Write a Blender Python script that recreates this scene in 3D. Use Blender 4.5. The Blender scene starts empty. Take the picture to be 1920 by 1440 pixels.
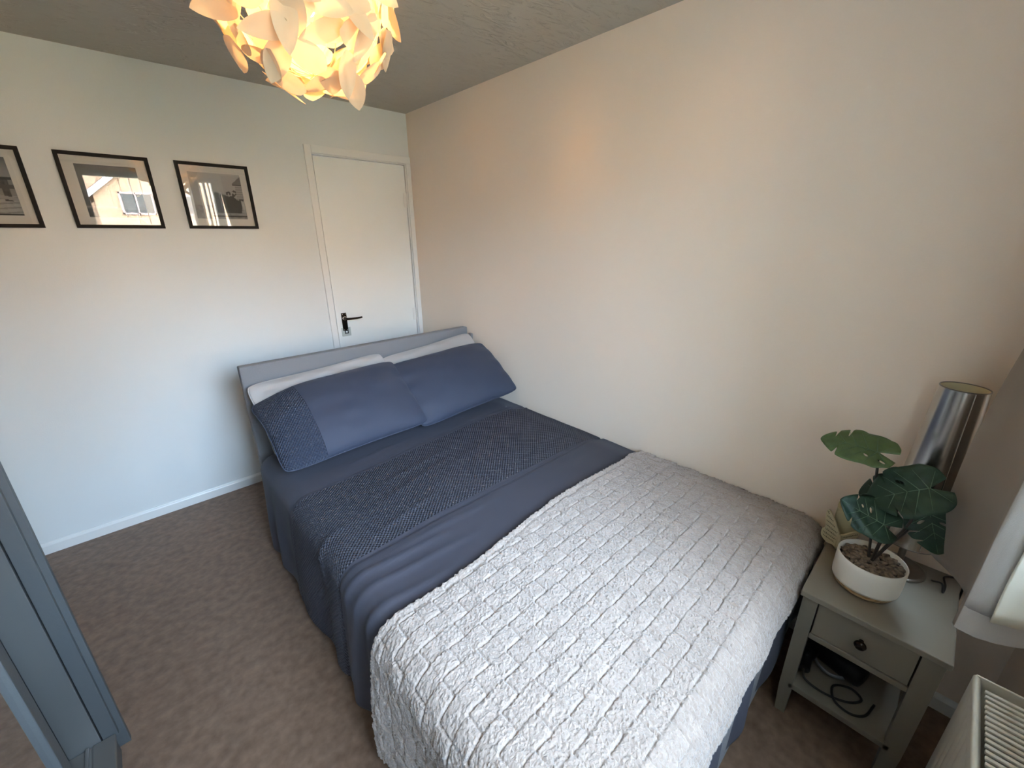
import bpy, bmesh, math, random
import numpy as np
from mathutils import Matrix, Vector

scene = bpy.context.scene
COL = scene.collection
rnd = random.Random(7)

# ------------------------------------------------------------------ camera
CAM = np.array([-1.70510, -2.88245, 1.51869])
YAW, PITCH, ROLL, FPX = 0.748223, 0.342867, -0.006112, 779.43
_f = np.array([math.sin(YAW)*math.cos(PITCH), math.cos(YAW)*math.cos(PITCH), -math.sin(PITCH)])
_r = np.array([math.cos(YAW), -math.sin(YAW), 0.0]); _u = np.cross(_r, _f)
_r2 = math.cos(ROLL)*_r + math.sin(ROLL)*_u; _u2 = -math.sin(ROLL)*_r + math.cos(ROLL)*_u
cd = bpy.data.cameras.new('camera'); cam = bpy.data.objects.new('camera', cd); COL.objects.link(cam)
cam.matrix_world = Matrix(((_r2[0], _u2[0], -_f[0], CAM[0]), (_r2[1], _u2[1], -_f[1], CAM[1]),
                           (_r2[2], _u2[2], -_f[2], CAM[2]), (0, 0, 0, 1)))
cd.sensor_fit = 'HORIZONTAL'; cd.sensor_width = 36.0; cd.lens = FPX/1920*36.0
cd.clip_start = 0.01; cd.clip_end = 200
scene.camera = cam

# ------------------------------------------------------------------ world, sun, exposure
W = bpy.data.worlds.new('sky'); scene.world = W; W.use_nodes = True
wn = W.node_tree.nodes; wl = W.node_tree.links; wn.clear()
sky = wn.new('ShaderNodeTexSky'); sky.sky_type = 'NISHITA'; sky.sun_disc = False
sky.sun_elevation = math.radians(38); sky.sun_rotation = math.radians(20)
sky.air_density = 1.0; sky.dust_density = 2.0; sky.ozone_density = 1.0
bg = wn.new('ShaderNodeBackground'); bg.inputs['Strength'].default_value = 1.0
wo = wn.new('ShaderNodeOutputWorld')
hz = wn.new('ShaderNodeMix'); hz.data_type = 'RGBA'; hz.inputs['Factor'].default_value = 0.70
hz.inputs['B'].default_value = (1.97, 2.58, 3.15, 1)          # thin bright haze over the blue
wl.new(sky.outputs[0], hz.inputs['A']); wl.new(hz.outputs['Result'], bg.inputs['Color']); wl.new(bg.outputs[0], wo.inputs['Surface'])

sd = bpy.data.lights.new('sun', 'SUN'); sun = bpy.data.objects.new('sun', sd); COL.objects.link(sun)
sd.energy = 1.1; sd.angle = math.radians(0.53); sd.color = (1.0, 0.88, 0.72)
sun.rotation_euler = Vector((-0.25, -0.76, -0.60)).to_track_quat('-Z', 'Y').to_euler()
sun.location = (0, 6, 8)

vs = scene.view_settings
vs.view_transform = 'Standard'; vs.look = 'None'; vs.gamma = 1.0; vs.use_curve_mapping = False
vs.exposure = 4.0

H = 2.30            # ceiling height
XL = -2.66          # left wall
YW = -3.24          # window wall
WX0, WX1, WZ0, WZ1 = -1.75, -0.12, 0.95, 2.15

pd = bpy.data.lights.new('window_portal', 'AREA'); po = bpy.data.objects.new('window_portal', pd); COL.objects.link(po)
pd.shape = 'RECTANGLE'; pd.size = WX1-WX0; pd.size_y = WZ1-WZ0
po.location = ((WX0+WX1)/2, YW-0.13, (WZ0+WZ1)/2); po.rotation_euler = (math.radians(90), 0, 0)
pd.cycles.is_portal = True

# ------------------------------------------------------------------ materials
def srgb(r, g, b):
    f = lambda c: (c/255/12.92) if c <= 10.3 else ((c/255+0.055)/1.055)**2.4
    return (f(r), f(g), f(b), 1.0)

MATS = {}
def mat(name, col, rough=0.6, metal=0.0, bump=None, colvar=None, spec=0.5, sheen=0.0, trans=0.0, coords='Object', coat=0.0):
    """bump=(scale,strength,detail) ; colvar=(scale,amount)"""
    m = bpy.data.materials.new(name); m.use_nodes = True
    nt = m.node_tree; N = nt.nodes; L = nt.links
    b = N['Principled BSDF']
    b.inputs['Base Color'].default_value = col
    b.inputs['Roughness'].default_value = rough; b.inputs['Metallic'].default_value = metal
    b.inputs['Specular IOR Level'].default_value = spec
    b.inputs['Sheen Weight'].default_value = sheen
    b.inputs['Coat Weight'].default_value = coat
    if bump or colvar:
        tc = N.new('ShaderNodeTexCoord')
    if colvar:
        no = N.new('ShaderNodeTexNoise'); no.inputs['Scale'].default_value = colvar[0]; no.inputs['Detail'].default_value = 5
        L.new(tc.outputs[coords], no.inputs['Vector'])
        hs = N.new('ShaderNodeHueSaturation'); hs.inputs['Color'].default_value = col
        mr = N.new('ShaderNodeMapRange'); mr.inputs['From Min'].default_value = 0.3; mr.inputs['From Max'].default_value = 0.7
        mr.inputs['To Min'].default_value = 1-colvar[1]; mr.inputs['To Max'].default_value = 1+colvar[1]
        L.new(no.outputs['Fac'], mr.inputs['Value']); L.new(mr.outputs[0], hs.inputs['Value'])
        L.new(hs.outputs[0], b.inputs['Base Color'])
    if bump:
        nb = N.new('ShaderNodeTexNoise'); nb.inputs['Scale'].default_value = bump[0]
        nb.inputs['Detail'].default_value = bump[2] if len(bump) > 2 else 4
        L.new(tc.outputs[coords], nb.inputs['Vector'])
        bp = N.new('ShaderNodeBump'); bp.inputs['Strength'].default_value = bump[1]; bp.inputs['Distance'].default_value = 0.01
        L.new(nb.outputs['Fac'], bp.inputs['Height']); L.new(bp.outputs[0], b.inputs['Normal'])
    if trans > 0:
        tr = N.new('ShaderNodeBsdfTranslucent'); tr.inputs['Color'].default_value = col
        mx = N.new('ShaderNodeMixShader'); mx.inputs[0].default_value = trans
        L.new(b.outputs[0], mx.inputs[1]); L.new(tr.outputs[0], mx.inputs[2])
        L.new(mx.outputs[0], N['Material Output'].inputs['Surface'])
    MATS[name] = m
    return m

WALLC = (0.93, 0.785, 0.655, 1)  # off-white paint with the warm light on these walls put into the colour
mat('wall_paint_warm_lit', WALLC, 0.75, bump=(180, 0.06, 3), spec=0.3)
mat('wall_paint_cool_lit', (0.775, 0.785, 0.765, 1), 0.7, bump=(180, 0.06, 3), spec=0.3)  # same off-white paint, cooler daylight put into the colour
mat('white_gloss', (0.84, 0.83, 0.80, 1), 0.35, spec=0.5)
mat('door_paint', (0.86, 0.87, 0.84, 1), 0.38, bump=(14, 0.03, 2), spec=0.5)
mat('seam_shadow', (0.10, 0.085, 0.07, 1), 0.8)
mat('fabric_grey', (0.245, 0.24, 0.25, 1), 0.9, bump=(900, 0.5, 2), colvar=(500, 0.22), sheen=0.2)
mat('pillow_white', (0.43, 0.405, 0.39, 1), 0.85, bump=(600, 0.15, 2), sheen=0.2)
mat('mattress_fabric', (0.6, 0.6, 0.6, 1), 0.9, bump=(300, 0.2, 2))
mat('nightstand_grey', (0.235, 0.205, 0.16, 1), 0.45, bump=(60, 0.03, 3))
mat('black_frame', (0.014, 0.011, 0.010, 1), 0.6, bump=(90, 0.05, 3), spec=0.2)
mat('mount_white', (0.62, 0.59, 0.54, 1), 0.8)
mat('dark_metal', (0.03, 0.024, 0.02, 1), 0.25, metal=0.9)
mat('chrome', (0.5, 0.5, 0.5, 1), 0.12, metal=1.0)
mat('shade_metal', (0.52, 0.49, 0.45, 1), 0.24, metal=1.0, bump=(2.5, 0.08, 1))
mat('shade_lining', (0.80, 0.72, 0.50, 1), 0.8)
mat('lamp_base', (0.25, 0.22, 0.19, 1), 0.3, metal=0.9)
mat('pot_white', (0.78, 0.74, 0.66, 1), 0.32)
mat('black_plastic', (0.007, 0.007, 0.008, 1), 0.6, spec=0.25)
mat('cable_black', (0.012, 0.011, 0.011, 1), 0.5)
mat('silver_plastic', (0.28, 0.28, 0.29, 1), 0.3, metal=0.5)
mat('wardrobe_grey', (0.092, 0.10, 0.104, 1), 0.42, bump=(120, 0.04, 2))
mat('wardrobe_satin', (0.23, 0.235, 0.235, 1), 0.32, metal=0.5)
mat('wardrobe_dark', (0.03, 0.03, 0.033, 1), 0.6)
mat('track_alu', (0.30, 0.285, 0.27, 1), 0.4, metal=0.7)
mat('mirror', (0.88, 0.90, 0.90, 1), 0.01, metal=1.0)
mat('radiator_white', (0.74, 0.71, 0.62, 1), 0.35, bump=(300, 0.03, 2))
mat('upvc', (0.82, 0.82, 0.80, 1), 0.35)
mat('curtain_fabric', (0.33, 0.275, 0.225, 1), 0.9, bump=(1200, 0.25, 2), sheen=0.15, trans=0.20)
SLAT = 0.070
mat('blind_fabric', (0.72, 0.70, 0.66, 1), 0.8, trans=0.3)
mat('curtain_hem_lit', (0.60, 0.565, 0.53, 1), 0.9, bump=(900, 0.25, 2), trans=0.2)  # curtain fabric lightened, window light put into the colour
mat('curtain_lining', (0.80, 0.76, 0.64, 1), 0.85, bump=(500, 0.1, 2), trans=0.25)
mat('ornament_cream', (0.66, 0.58, 0.37, 1), 0.6)
mat('ink', (0.02, 0.016, 0.012, 1), 0.7)
mat('candle_cream', (0.55, 0.48, 0.28, 1), 0.6)
mat('stem_dark', (0.035, 0.026, 0.02, 1), 0.5)
mat('leaf_vein', (0.10, 0.17, 0.10, 1), 0.5)
mat('pebble', (0.20, 0.145, 0.10, 1), 0.55, colvar=(90, 0.75))
mat('soil', (0.05, 0.035, 0.025, 1), 0.9)
mat('cord_white', (0.7, 0.7, 0.68, 1), 0.5)
mat('brass', (0.5, 0.4, 0.2, 1), 0.3, metal=1.0)
mat('leaf_paper', (0.76, 0.66, 0.52, 1), 0.8, trans=0.24, spec=0.2)
mat('globe_paper', (0.92, 0.86, 0.66, 1), 0.8, trans=0.6, spec=0.2)
mat('roof_tile', (0.16, 0.10, 0.075, 1), 0.8, bump=(8, 0.4, 3), colvar=(3, 0.3))
mat('fascia_white', (0.85, 0.85, 0.83, 1), 0.5)
mat('pink_frame', (0.70, 0.50, 0.46, 1), 0.5)
mat('house_glass', (0.06, 0.07, 0.075, 1), 0.06)
mat('net_curtain', (0.62, 0.66, 0.62, 1), 0.8)
mat('paving', (0.16, 0.14, 0.06, 1), 0.9, bump=(40, 0.5, 4), colvar=(2, 0.3))

def m_ceiling():
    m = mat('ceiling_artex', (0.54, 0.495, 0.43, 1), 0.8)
    N = m.node_tree.nodes; L = m.node_tree.links; b = N['Principled BSDF']
    tc = N.new('ShaderNodeTexCoord'); mp = N.new('ShaderNodeMapping'); mp.inputs['Rotation'].default_value = (0, 0, 0.6)
    mp.inputs['Scale'].default_value = (1.0, 3.2, 1.0)
    n1 = N.new('ShaderNodeTexNoise'); n1.inputs['Scale'].default_value = 9; n1.inputs['Detail'].default_value = 7; n1.inputs['Distortion'].default_value = 1.2
    cr = N.new('ShaderNodeValToRGB'); cr.color_ramp.elements[0].position = 0.52; cr.color_ramp.elements[1].position = 0.66
    bp = N.new('ShaderNodeBump'); bp.inputs['Strength'].default_value = 0.5; bp.inputs['Distance'].default_value = 0.012
    L.new(tc.outputs['Object'], mp.inputs[0]); L.new(mp.outputs[0], n1.inputs['Vector']); L.new(n1.outputs['Fac'], cr.inputs[0])
    L.new(cr.outputs[0], bp.inputs['Height']); L.new(bp.outputs[0], b.inputs['Normal'])
m_ceiling()

def m_carpet():
    m = mat('carpet', (0.145, 0.098, 0.078, 1), 0.95, sheen=0.3, spec=0.1)
    N = m.node_tree.nodes; L = m.node_tree.links; b = N['Principled BSDF']
    tc = N.new('ShaderNodeTexCoord')
    n1 = N.new('ShaderNodeTexNoise'); n1.inputs['Scale'].default_value = 5; n1.inputs['Detail'].default_value = 6; n1.inputs['Roughness'].default_value = 0.65
    n2 = N.new('ShaderNodeTexNoise'); n2.inputs['Scale'].default_value = 30; n2.inputs['Detail'].default_value = 3
    ad = N.new('ShaderNodeMath'); ad.operation = 'MULTIPLY_ADD'; ad.inputs[1].default_value = 0.45
    cr = N.new('ShaderNodeValToRGB')
    cr.color_ramp.elements[0].position = 0.40; cr.color_ramp.elements[0].color = (0.135, 0.080, 0.050, 1)
    cr.color_ramp.elements[1].position = 1.0; cr.color_ramp.elements[1].color = (0.25, 0.158, 0.105, 1)
    bp = N.new('ShaderNodeBump'); bp.inputs['Strength'].default_value = 0.7; bp.inputs['Distance'].default_value = 0.006
    for n in (n1, n2): L.new(tc.outputs['Object'], n.inputs['Vector'])
    L.new(n1.outputs['Fac'], ad.inputs[0]); L.new(n2.outputs['Fac'], ad.inputs[2])
    L.new(ad.outputs[0], cr.inputs[0]); L.new(cr.outputs[0], b.inputs['Base Color'])
    L.new(n2.outputs['Fac'], bp.inputs['Height']); L.new(bp.outputs[0], b.inputs['Normal'])
m_carpet()

def m_quilt(name, col, axis_lo, axis_hi, axis, pitch, strength=0.55):
    """plain cotton with an embossed lattice between two UV limits"""
    m = mat(name, col, 0.65, sheen=0.12, spec=0.3)
    N = m.node_tree.nodes; L = m.node_tree.links; b = N['Principled BSDF']
    b.inputs['Sheen Tint'].default_value = (0.55, 0.6, 0.75, 1)
    uv = N.new('ShaderNodeUVMap'); uv.uv_map = 'UVMap'
    sp = N.new('ShaderNodeSeparateXYZ'); L.new(uv.outputs[0], sp.inputs[0])
    def mth(op, a, bb=None, **k):
        n = N.new('ShaderNodeMath'); n.operation = op
        for i, v in enumerate((a, bb)):
            if v is None: continue
            if isinstance(v, (int, float)): n.inputs[i].default_value = v
            else: L.new(v, n.inputs[i])
        return n.outputs[0]
    k = 2*math.pi/pitch/1.414
    s1 = mth('SINE', mth('MULTIPLY', mth('ADD', sp.outputs[0], sp.outputs[1]), k))
    s2 = mth('SINE', mth('MULTIPLY', mth('SUBTRACT', sp.outputs[0], sp.outputs[1]), k))
    lat = mth('MULTIPLY', mth('ABSOLUTE', s1), mth('ABSOLUTE', s2))
    lat = mth('POWER', lat, 1.1)
    a = sp.outputs[axis]
    msk = mth('MULTIPLY', mth('GREATER_THAN', a, axis_lo), mth('LESS_THAN', a, axis_hi))
    h = mth('MULTIPLY', lat, msk)
    fine = N.new('ShaderNodeTexNoise'); fine.inputs['Scale'].default_value = 900
    L.new(uv.outputs[0], fine.inputs['Vector'])
    h2 = mth('ADD', h, mth('MULTIPLY', fine.outputs['Fac'], 0.08))
    bp = N.new('ShaderNodeBump'); bp.inputs['Strength'].default_value = strength; bp.inputs['Distance'].default_value = 0.009
    L.new(h2, bp.inputs['Height']); L.new(bp.outputs[0], b.inputs['Normal'])
NAVY = (0.047, 0.045, 0.058, 1); NAVY2 = (0.042, 0.049, 0.076, 1)
m_quilt('duvet_cotton', NAVY, 1.20, 1.745, 1, 0.021, 0.85)
m_quilt('pillowcase_quilted', NAVY2, -0.02, 0.185, 0, 0.021, 0.85)
m_quilt('pillowcase_plain', NAVY2, -5, -4, 0, 0.0125)

def m_sherpa():
    m = mat('sherpa', (0.56, 0.515, 0.485, 1), 0.95, sheen=0.5, spec=0.1)
    N = m.node_tree.nodes; L = m.node_tree.links; b = N['Principled BSDF']
    tc = N.new('ShaderNodeTexCoord')
    n1 = N.new('ShaderNodeTexNoise'); n1.inputs['Scale'].default_value = 110; n1.inputs['Detail'].default_value = 3; n1.inputs['Distortion'].default_value = 1.0
    n2 = N.new('ShaderNodeTexNoise'); n2.inputs['Scale'].default_value = 30; n2.inputs['Detail'].default_value = 3
    cr = N.new('ShaderNodeValToRGB')
    cr.color_ramp.elements[0].position = 0.3; cr.color_ramp.elements[0].color = (0.325, 0.262, 0.220, 1)
    cr.color_ramp.elements[1].position = 0.7; cr.color_ramp.elements[1].color = (0.450, 0.368, 0.315, 1)
    ad = N.new('ShaderNodeMath'); ad.operation = 'MULTIPLY_ADD'; ad.inputs[1].default_value = 0.6
    sb = N.new('ShaderNodeMath'); sb.operation = 'MULTIPLY'; sb.inputs[1].default_value = 0.4
    bp = N.new('ShaderNodeBump'); bp.inputs['Strength'].default_value = 0.9; bp.inputs['Distance'].default_value = 0.006
    for n in (n1, n2): L.new(tc.outputs['Object'], n.inputs['Vector'])
    L.new(n2.outputs['Fac'], sb.inputs[0]); L.new(n1.outputs['Fac'], ad.inputs[0]); L.new(sb.outputs[0], ad.inputs[2])
    L.new(ad.outputs[0], cr.inputs[0]); L.new(cr.outputs[0], b.inputs['Base Color'])
    L.new(n1.outputs['Fac'], bp.inputs['Height']); L.new(bp.outputs[0], b.inputs['Normal'])
m_sherpa()

def m_wood_band():
    m = mat('pot_wood', (0.42, 0.27, 0.14, 1), 0.5)
    N = m.node_tree.nodes; L = m.node_tree.links; b = N['Principled BSDF']
    tc = N.new('ShaderNodeTexCoord'); wv = N.new('ShaderNodeTexWave'); wv.inputs['Scale'].default_value = 35; wv.inputs['Distortion'].default_value = 6
    wv.inputs['Detail'].default_value = 3
    cr = N.new('ShaderNodeValToRGB'); cr.color_ramp.elements[0].color = (0.60, 0.40, 0.20, 1); cr.color_ramp.elements[1].color = (0.30, 0.17, 0.075, 1)
    L.new(tc.outputs['Object'], wv.inputs['Vector']); L.new(wv.outputs['Fac'], cr.inputs[0]); L.new(cr.outputs[0], b.inputs['Base Color'])
m_wood_band()

def m_leaf(name, c1, c2):
    m = mat(name, c1, 0.42, spec=0.4)
    N = m.node_tree.nodes; L = m.node_tree.links; b = N['Principled BSDF']
    tc = N.new('ShaderNodeTexCoord'); n1 = N.new('ShaderNodeTexNoise'); n1.inputs['Scale'].default_value = 25; n1.inputs['Detail'].default_value = 3
    cr = N.new('ShaderNodeValToRGB'); cr.color_ramp.elements[0].color = c1; cr.color_ramp.elements[1].color = c2
    cr.color_ramp.elements[0].position = 0.35; cr.color_ramp.elements[1].position = 0.7
    L.new(tc.outputs['Object'], n1.inputs['Vector']); L.new(n1.outputs['Fac'], cr.inputs[0]); L.new(cr.outputs[0], b.inputs['Base Color'])
m_leaf('leaf_light', (0.065, 0.110, 0.038, 1), (0.100, 0.155, 0.055, 1))
m_leaf('leaf_dark', (0.012, 0.036, 0.022, 1), (0.028, 0.062, 0.034, 1))

def m_brick():
    m = mat('brick_wall', (0.5, 0.3, 0.18, 1), 0.85)
    N = m.node_tree.nodes; L = m.node_tree.links; b = N['Principled BSDF']
    tc = N.new('ShaderNodeTexCoord'); mp = N.new('ShaderNodeMapping'); mp.inputs['Rotation'].default_value = (math.radians(90), 0, 0)
    br = N.new('ShaderNodeTexBrick'); br.inputs['Scale'].default_value = 4.4
    br.inputs['Color1'].default_value = (0.62, 0.40, 0.24, 1); br.inputs['Color2'].default_value = (0.48, 0.29, 0.17, 1)
    br.inputs['Mortar'].default_value = (0.55, 0.48, 0.38, 1); br.inputs['Mortar Size'].default_value = 0.02
    L.new(tc.outputs['Object'], mp.inputs[0]); L.new(mp.outputs[0], br.inputs['Vector']); L.new(br.outputs['Color'], b.inputs['Base Color'])
m_brick()

def m_glass(name, ior=1.5):
    m = bpy.data.materials.new(name); m.use_nodes = True
    N = m.node_tree.nodes; L = m.node_tree.links; N.clear()
    fr = N.new('ShaderNodeFresnel')                       # same reflectance on both faces of the thin sheet
    ge = N.new('ShaderNodeNewGeometry'); mr = N.new('ShaderNodeMapRange')
    mr.inputs['To Min'].default_value = ior; mr.inputs['To Max'].default_value = 1/ior
    L.new(ge.outputs['Backfacing'], mr.inputs['Value']); L.new(mr.outputs[0], fr.inputs['IOR'])
    tr = N.new('ShaderNodeBsdfTransparent'); gl = N.new('ShaderNodeBsdfGlossy'); gl.inputs['Roughness'].default_value = 0.0
    mx = N.new('ShaderNodeMixShader'); o = N.new('ShaderNodeOutputMaterial')
    L.new(fr.outputs[0], mx.inputs[0]); L.new(tr.outputs[0], mx.inputs[1]); L.new(gl.outputs[0], mx.inputs[2]); L.new(mx.outputs[0], o.inputs['Surface'])
    MATS[name] = m
m_glass('pane_glass', 1.45)
m_glass('picture_glass', 1.52)

def m_attr(name, rough=0.7):
    m = mat(name, (1, 1, 1, 1), rough)
    N = m.node_tree.nodes; a = N.new('ShaderNodeAttribute'); a.attribute_name = 'ink'
    m.node_tree.links.new(a.outputs['Color'], N['Principled BSDF'].inputs['Base Color'])
m_attr('photo_print')

def m_bulb():
    m = bpy.data.materials.new('bulb_glow'); m.use_nodes = True
    N = m.node_tree.nodes; N.clear()
    e = N.new('ShaderNodeEmission'); e.inputs['Color'].default_value = (1.0, 0.53, 0.19, 1); e.inputs['Strength'].default_value = 12.5
    o = N.new('ShaderNodeOutputMaterial'); m.node_tree.links.new(e.outputs[0], o.inputs['Surface'])
    MATS['bulb_glow'] = m
m_bulb()

# ------------------------------------------------------------------ mesh helpers
def link(name, me, m=None, parent=None, smooth=False):
    o = bpy.data.objects.new(name, me); COL.objects.link(o)
    if m is not None and not me.materials: me.materials.append(MATS[m])
    if parent is not None: o.parent = parent
    if smooth: me.polygons.foreach_set('use_smooth', [True]*len(me.polygons))
    return o

def mesh(name, v, f):
    me = bpy.data.meshes.new(name); me.from_pydata([tuple(map(float, p)) for p in v], [], f); me.update(); return me

def pobj(name, v, f, m, parent=None, smooth=False):
    return link(name, mesh(name, v, f), m, parent, smooth)

def tag(o, label=None, cat=None, group=None, kind=None):
    if label: o['label'] = label
    if cat: o['category'] = cat
    if group: o['group'] = group
    if kind: o['kind'] = kind
    return o

def thing(name, loc, label, cat, group=None, rz=0.0):
    o = bpy.data.objects.new(name, None); COL.objects.link(o); o.location = loc; o.rotation_euler = (0, 0, rz)
    o.empty_display_size = 0.1
    return tag(o, label, cat, group)

def bm_box(bm, lo, hi, bevel=0.0, seg=2):
    c = [(a+b)/2 for a, b in zip(lo, hi)]; s = [abs(b-a) for a, b in zip(lo, hi)]
    r = bmesh.ops.create_cube(bm, size=1.0, matrix=Matrix.Translation(c) @ Matrix.Diagonal((*s, 1)))
    if bevel > 0:
        es = list({e for v in r['verts'] for e in v.link_edges})
        bmesh.ops.bevel(bm, geom=es, offset=bevel, segments=seg, profile=0.5, affect='EDGES')

def bm_obj(name, bm, m, parent=None, smooth=False):
    me = bpy.data.meshes.new(name); bm.to_mesh(me); bm.free(); return link(name, me, m, parent, smooth)

def box(name, lo, hi, m, parent=None, bevel=0.0, off=(0, 0, 0)):
    l = [min(a, b)-o for a, b, o in zip(lo, hi, off)]; h = [max(a, b)-o for a, b, o in zip(lo, hi, off)]
    bm = bmesh.new(); bm_box(bm, l, h, bevel); return bm_obj(name, bm, m, parent)

def boxes(name, lst, m, parent=None, bevel=0.0):
    bm = bmesh.new()
    for lo, hi in lst: bm_box(bm, [min(a, b) for a, b in zip(lo, hi)], [max(a, b) for a, b in zip(lo, hi)], bevel)
    return bm_obj(name, bm, m, parent)

def lathe(name, prof, m, parent=None, n=48, center=(0, 0, 0), closed=False, smooth=True):
    v = []; f = []
    for r, z in prof:
        for i in range(n):
            a = 2*math.pi*i/n; v.append((center[0]+r*math.cos(a), center[1]+r*math.sin(a), center[2]+z))
    k = len(prof); rng = range(k if closed else k-1)
    for j in rng:
        j2 = (j+1) % k
        for i in range(n):
            i2 = (i+1) % n; f.append((j*n+i, j*n+i2, j2*n+i2, j2*n+i))
    return pobj(name, v, f, m, parent, smooth)

def frames(P):
    P = np.array(P, float); T = np.gradient(P, axis=0); T /= np.linalg.norm(T, axis=1)[:, None]+1e-12
    up = np.array([0, 0, 1.0]) if abs(T[0][2]) < 0.9 else np.array([1.0, 0, 0])
    out = []; a = np.cross(T[0], up); a /= np.linalg.norm(a)
    for t in T:
        a = a - t*(a@t); a /= np.linalg.norm(a)+1e-12; out.append((a, np.cross(t, a)))
    return P, out

def tube_data(P, r, n=8, cap=True):
    P, fr = frames(P); R = np.broadcast_to(np.asarray(r, float), (len(P),))
    v = []; f = []
    for p, (a, b), rr in zip(P, fr, R):
        for i in range(n):
            t = 2*math.pi*i/n; v.append(p+rr*(math.cos(t)*a+math.sin(t)*b))
    for j in range(len(P)-1):
        for i in range(n):
            i2 = (i+1) % n; f.append((j*n+i, j*n+i2, (j+1)*n+i2, (j+1)*n+i))
    if cap: f.append(tuple(range(n))[::-1]); f.append(tuple((len(P)-1)*n+i for i in range(n)))
    return v, f

def tube(name, P, r, m, parent=None, n=8):
    v, f = tube_data(P, r, n); return pobj(name, v, f, m, parent, True)

def catmull(P, n=12):
    P = np.array(P, float); Q = np.vstack([2*P[0]-P[1], P, 2*P[-1]-P[-2]]); out = []
    for i in range(1, len(Q)-2):
        for k in range(n):
            t = k/n; a, b, c, d = Q[i-1], Q[i], Q[i+1], Q[i+2]
            out.append(0.5*((2*b)+(-a+c)*t+(2*a-5*b+4*c-d)*t*t+(-a+3*b-3*c+d)*t**3))
    out.append(P[-1]); return np.array(out)

def vnoise(x, y, seed=0):
    x = np.asarray(x, float); y = np.asarray(y, float); xi = np.floor(x).astype(np.int64); yi = np.floor(y).astype(np.int64)
    fx = x-xi; fy = y-yi; fx = fx*fx*(3-2*fx); fy = fy*fy*(3-2*fy)
    def h(a, b):
        n = (a*374761393 + b*668265263 + seed*974634777) & 0x7fffffff
        n = ((n ^ (n >> 13))*1274126177) & 0x7fffffff
        return ((n ^ (n >> 16)) & 0xffff)/65535.0
    return (h(xi, yi)*(1-fx)+h(xi+1, yi)*fx)*(1-fy)+(h(xi, yi+1)*(1-fx)+h(xi+1, yi+1)*fx)*fy

def sstep(a, b, x):
    t = np.clip((np.asarray(x, float)-a)/(b-a), 0, 1); return t*t*(3-2*t)

def grid_mesh(name, P, m, parent=None, uv=None, solid=0.0, offset=-1.0, wrap=False):
    """P: (nu,nv,3) array -> smooth quad sheet"""
    nu, nv, _ = P.shape; v = P.reshape(-1, 3)
    I = np.arange(nu*nv).reshape(nu, nv)
    F = np.stack([I[:-1, :-1], I[1:, :-1], I[1:, 1:], I[:-1, 1:]], -1).reshape(-1, 4)
    me = bpy.data.meshes.new(name); me.from_pydata(v.tolist(), [], F.tolist())
    if uv is not None:
        L = me.uv_layers.new(name='UVMap'); U = uv.reshape(-1, 2)[F.reshape(-1)]
        L.data.foreach_set('uv', U.astype(np.float32).ravel())
    me.update(); o = link(name, me, m, parent, True)
    if solid > 0:
        md = o.modifiers.new('thickness', 'SOLIDIFY'); md.thickness = solid; md.offset = offset
    return o

def grid_normals(P):
    a = np.gradient(P, axis=0); b = np.gradient(P, axis=1); n = np.cross(a, b)
    return n/(np.linalg.norm(n, axis=2)[..., None]+1e-12)

# ------------------------------------------------------------------ room shell
T = 0.10
def struct(o): return tag(o, kind='structure')
struct(box('floor', (XL-T, YW-T, -0.1), (T, T, 0.0), 'carpet'))
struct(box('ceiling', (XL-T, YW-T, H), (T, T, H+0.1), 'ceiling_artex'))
DX1 = -0.041; DX0 = DX1-0.6205; DT = 1.984          # door leaf
struct(boxes('wall_back', [((XL-T, 0, 0), (DX0-0.02, T, H)), ((DX0-0.02, 0, DT+0.02), (0, T, H)), ((DX1+0.02, 0, 0), (T, T, DT+0.02)), ((0, 0, DT+0.02), (T, T, H))], 'wall_paint_cool_lit'))
struct(box('wall_right', (0, YW-T, 0), (T, 0, H), 'wall_paint_warm_lit'))
struct(box('wall_left', (XL-T, YW-T, 0), (XL, 0, H), 'wall_paint_cool_lit'))
struct(boxes('wall_window', [((XL, YW-T, 0), (WX0, YW, H)), ((WX1, YW-T, 0), (0, YW, H)), ((WX0, YW-T, 0), (WX1, YW, WZ0)), ((WX0, YW-T, WZ1), (WX1, YW, H))], 'wall_paint_warm_lit'))

def skirting(name, a, b, nrm):
    # profile: depth, height
    prof = [(0, 0), (0.014, 0), (0.014, 0.046), (0.011, 0.052), (0.007, 0.056), (0.005, 0.060), (0, 0.061)]
    v = []; 
    for p in (a, b):
        for d, z in prof: v.append((p[0]+nrm[0]*d, p[1]+nrm[1]*d, z))
    n = len(prof); f = [(i, (i+1) % n, n+(i+1) % n, n+i) for i in range(n)] + [tuple(range(n))[::-1], tuple(range(n, 2*n))]
    return struct(pobj(name, v, f, 'white_gloss'))
skirting('baseboard_back', (XL+0.001, -0.0005), (DX0-0.0465, -0.0005), (0, -1))
skirting('baseboard_right', (-0.0005, -0.016), (-0.0005, YW+0.016), (-1, 0))
skirting('baseboard_window', (-0.016, YW+0.0005), (-1.99, YW+0.0005), (0, 1))

# ------------------------------------------------------------------ door
door = struct(bpy.data.objects.new('door_1', None)); COL.objects.link(door); door.location = ((DX0+DX1)/2, 0, 0)
do = (door.location.x, 0, 0)
def dbox(name, lo, hi, m, bevel=0.0, par=door): return box(name, lo, hi, m, par, bevel, off=do)
dbox('door_leaf', (DX0+0.003, 0.006, 0.006), (DX1-0.004, 0.046, DT-0.002), 'door_paint', 0.0015)
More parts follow.
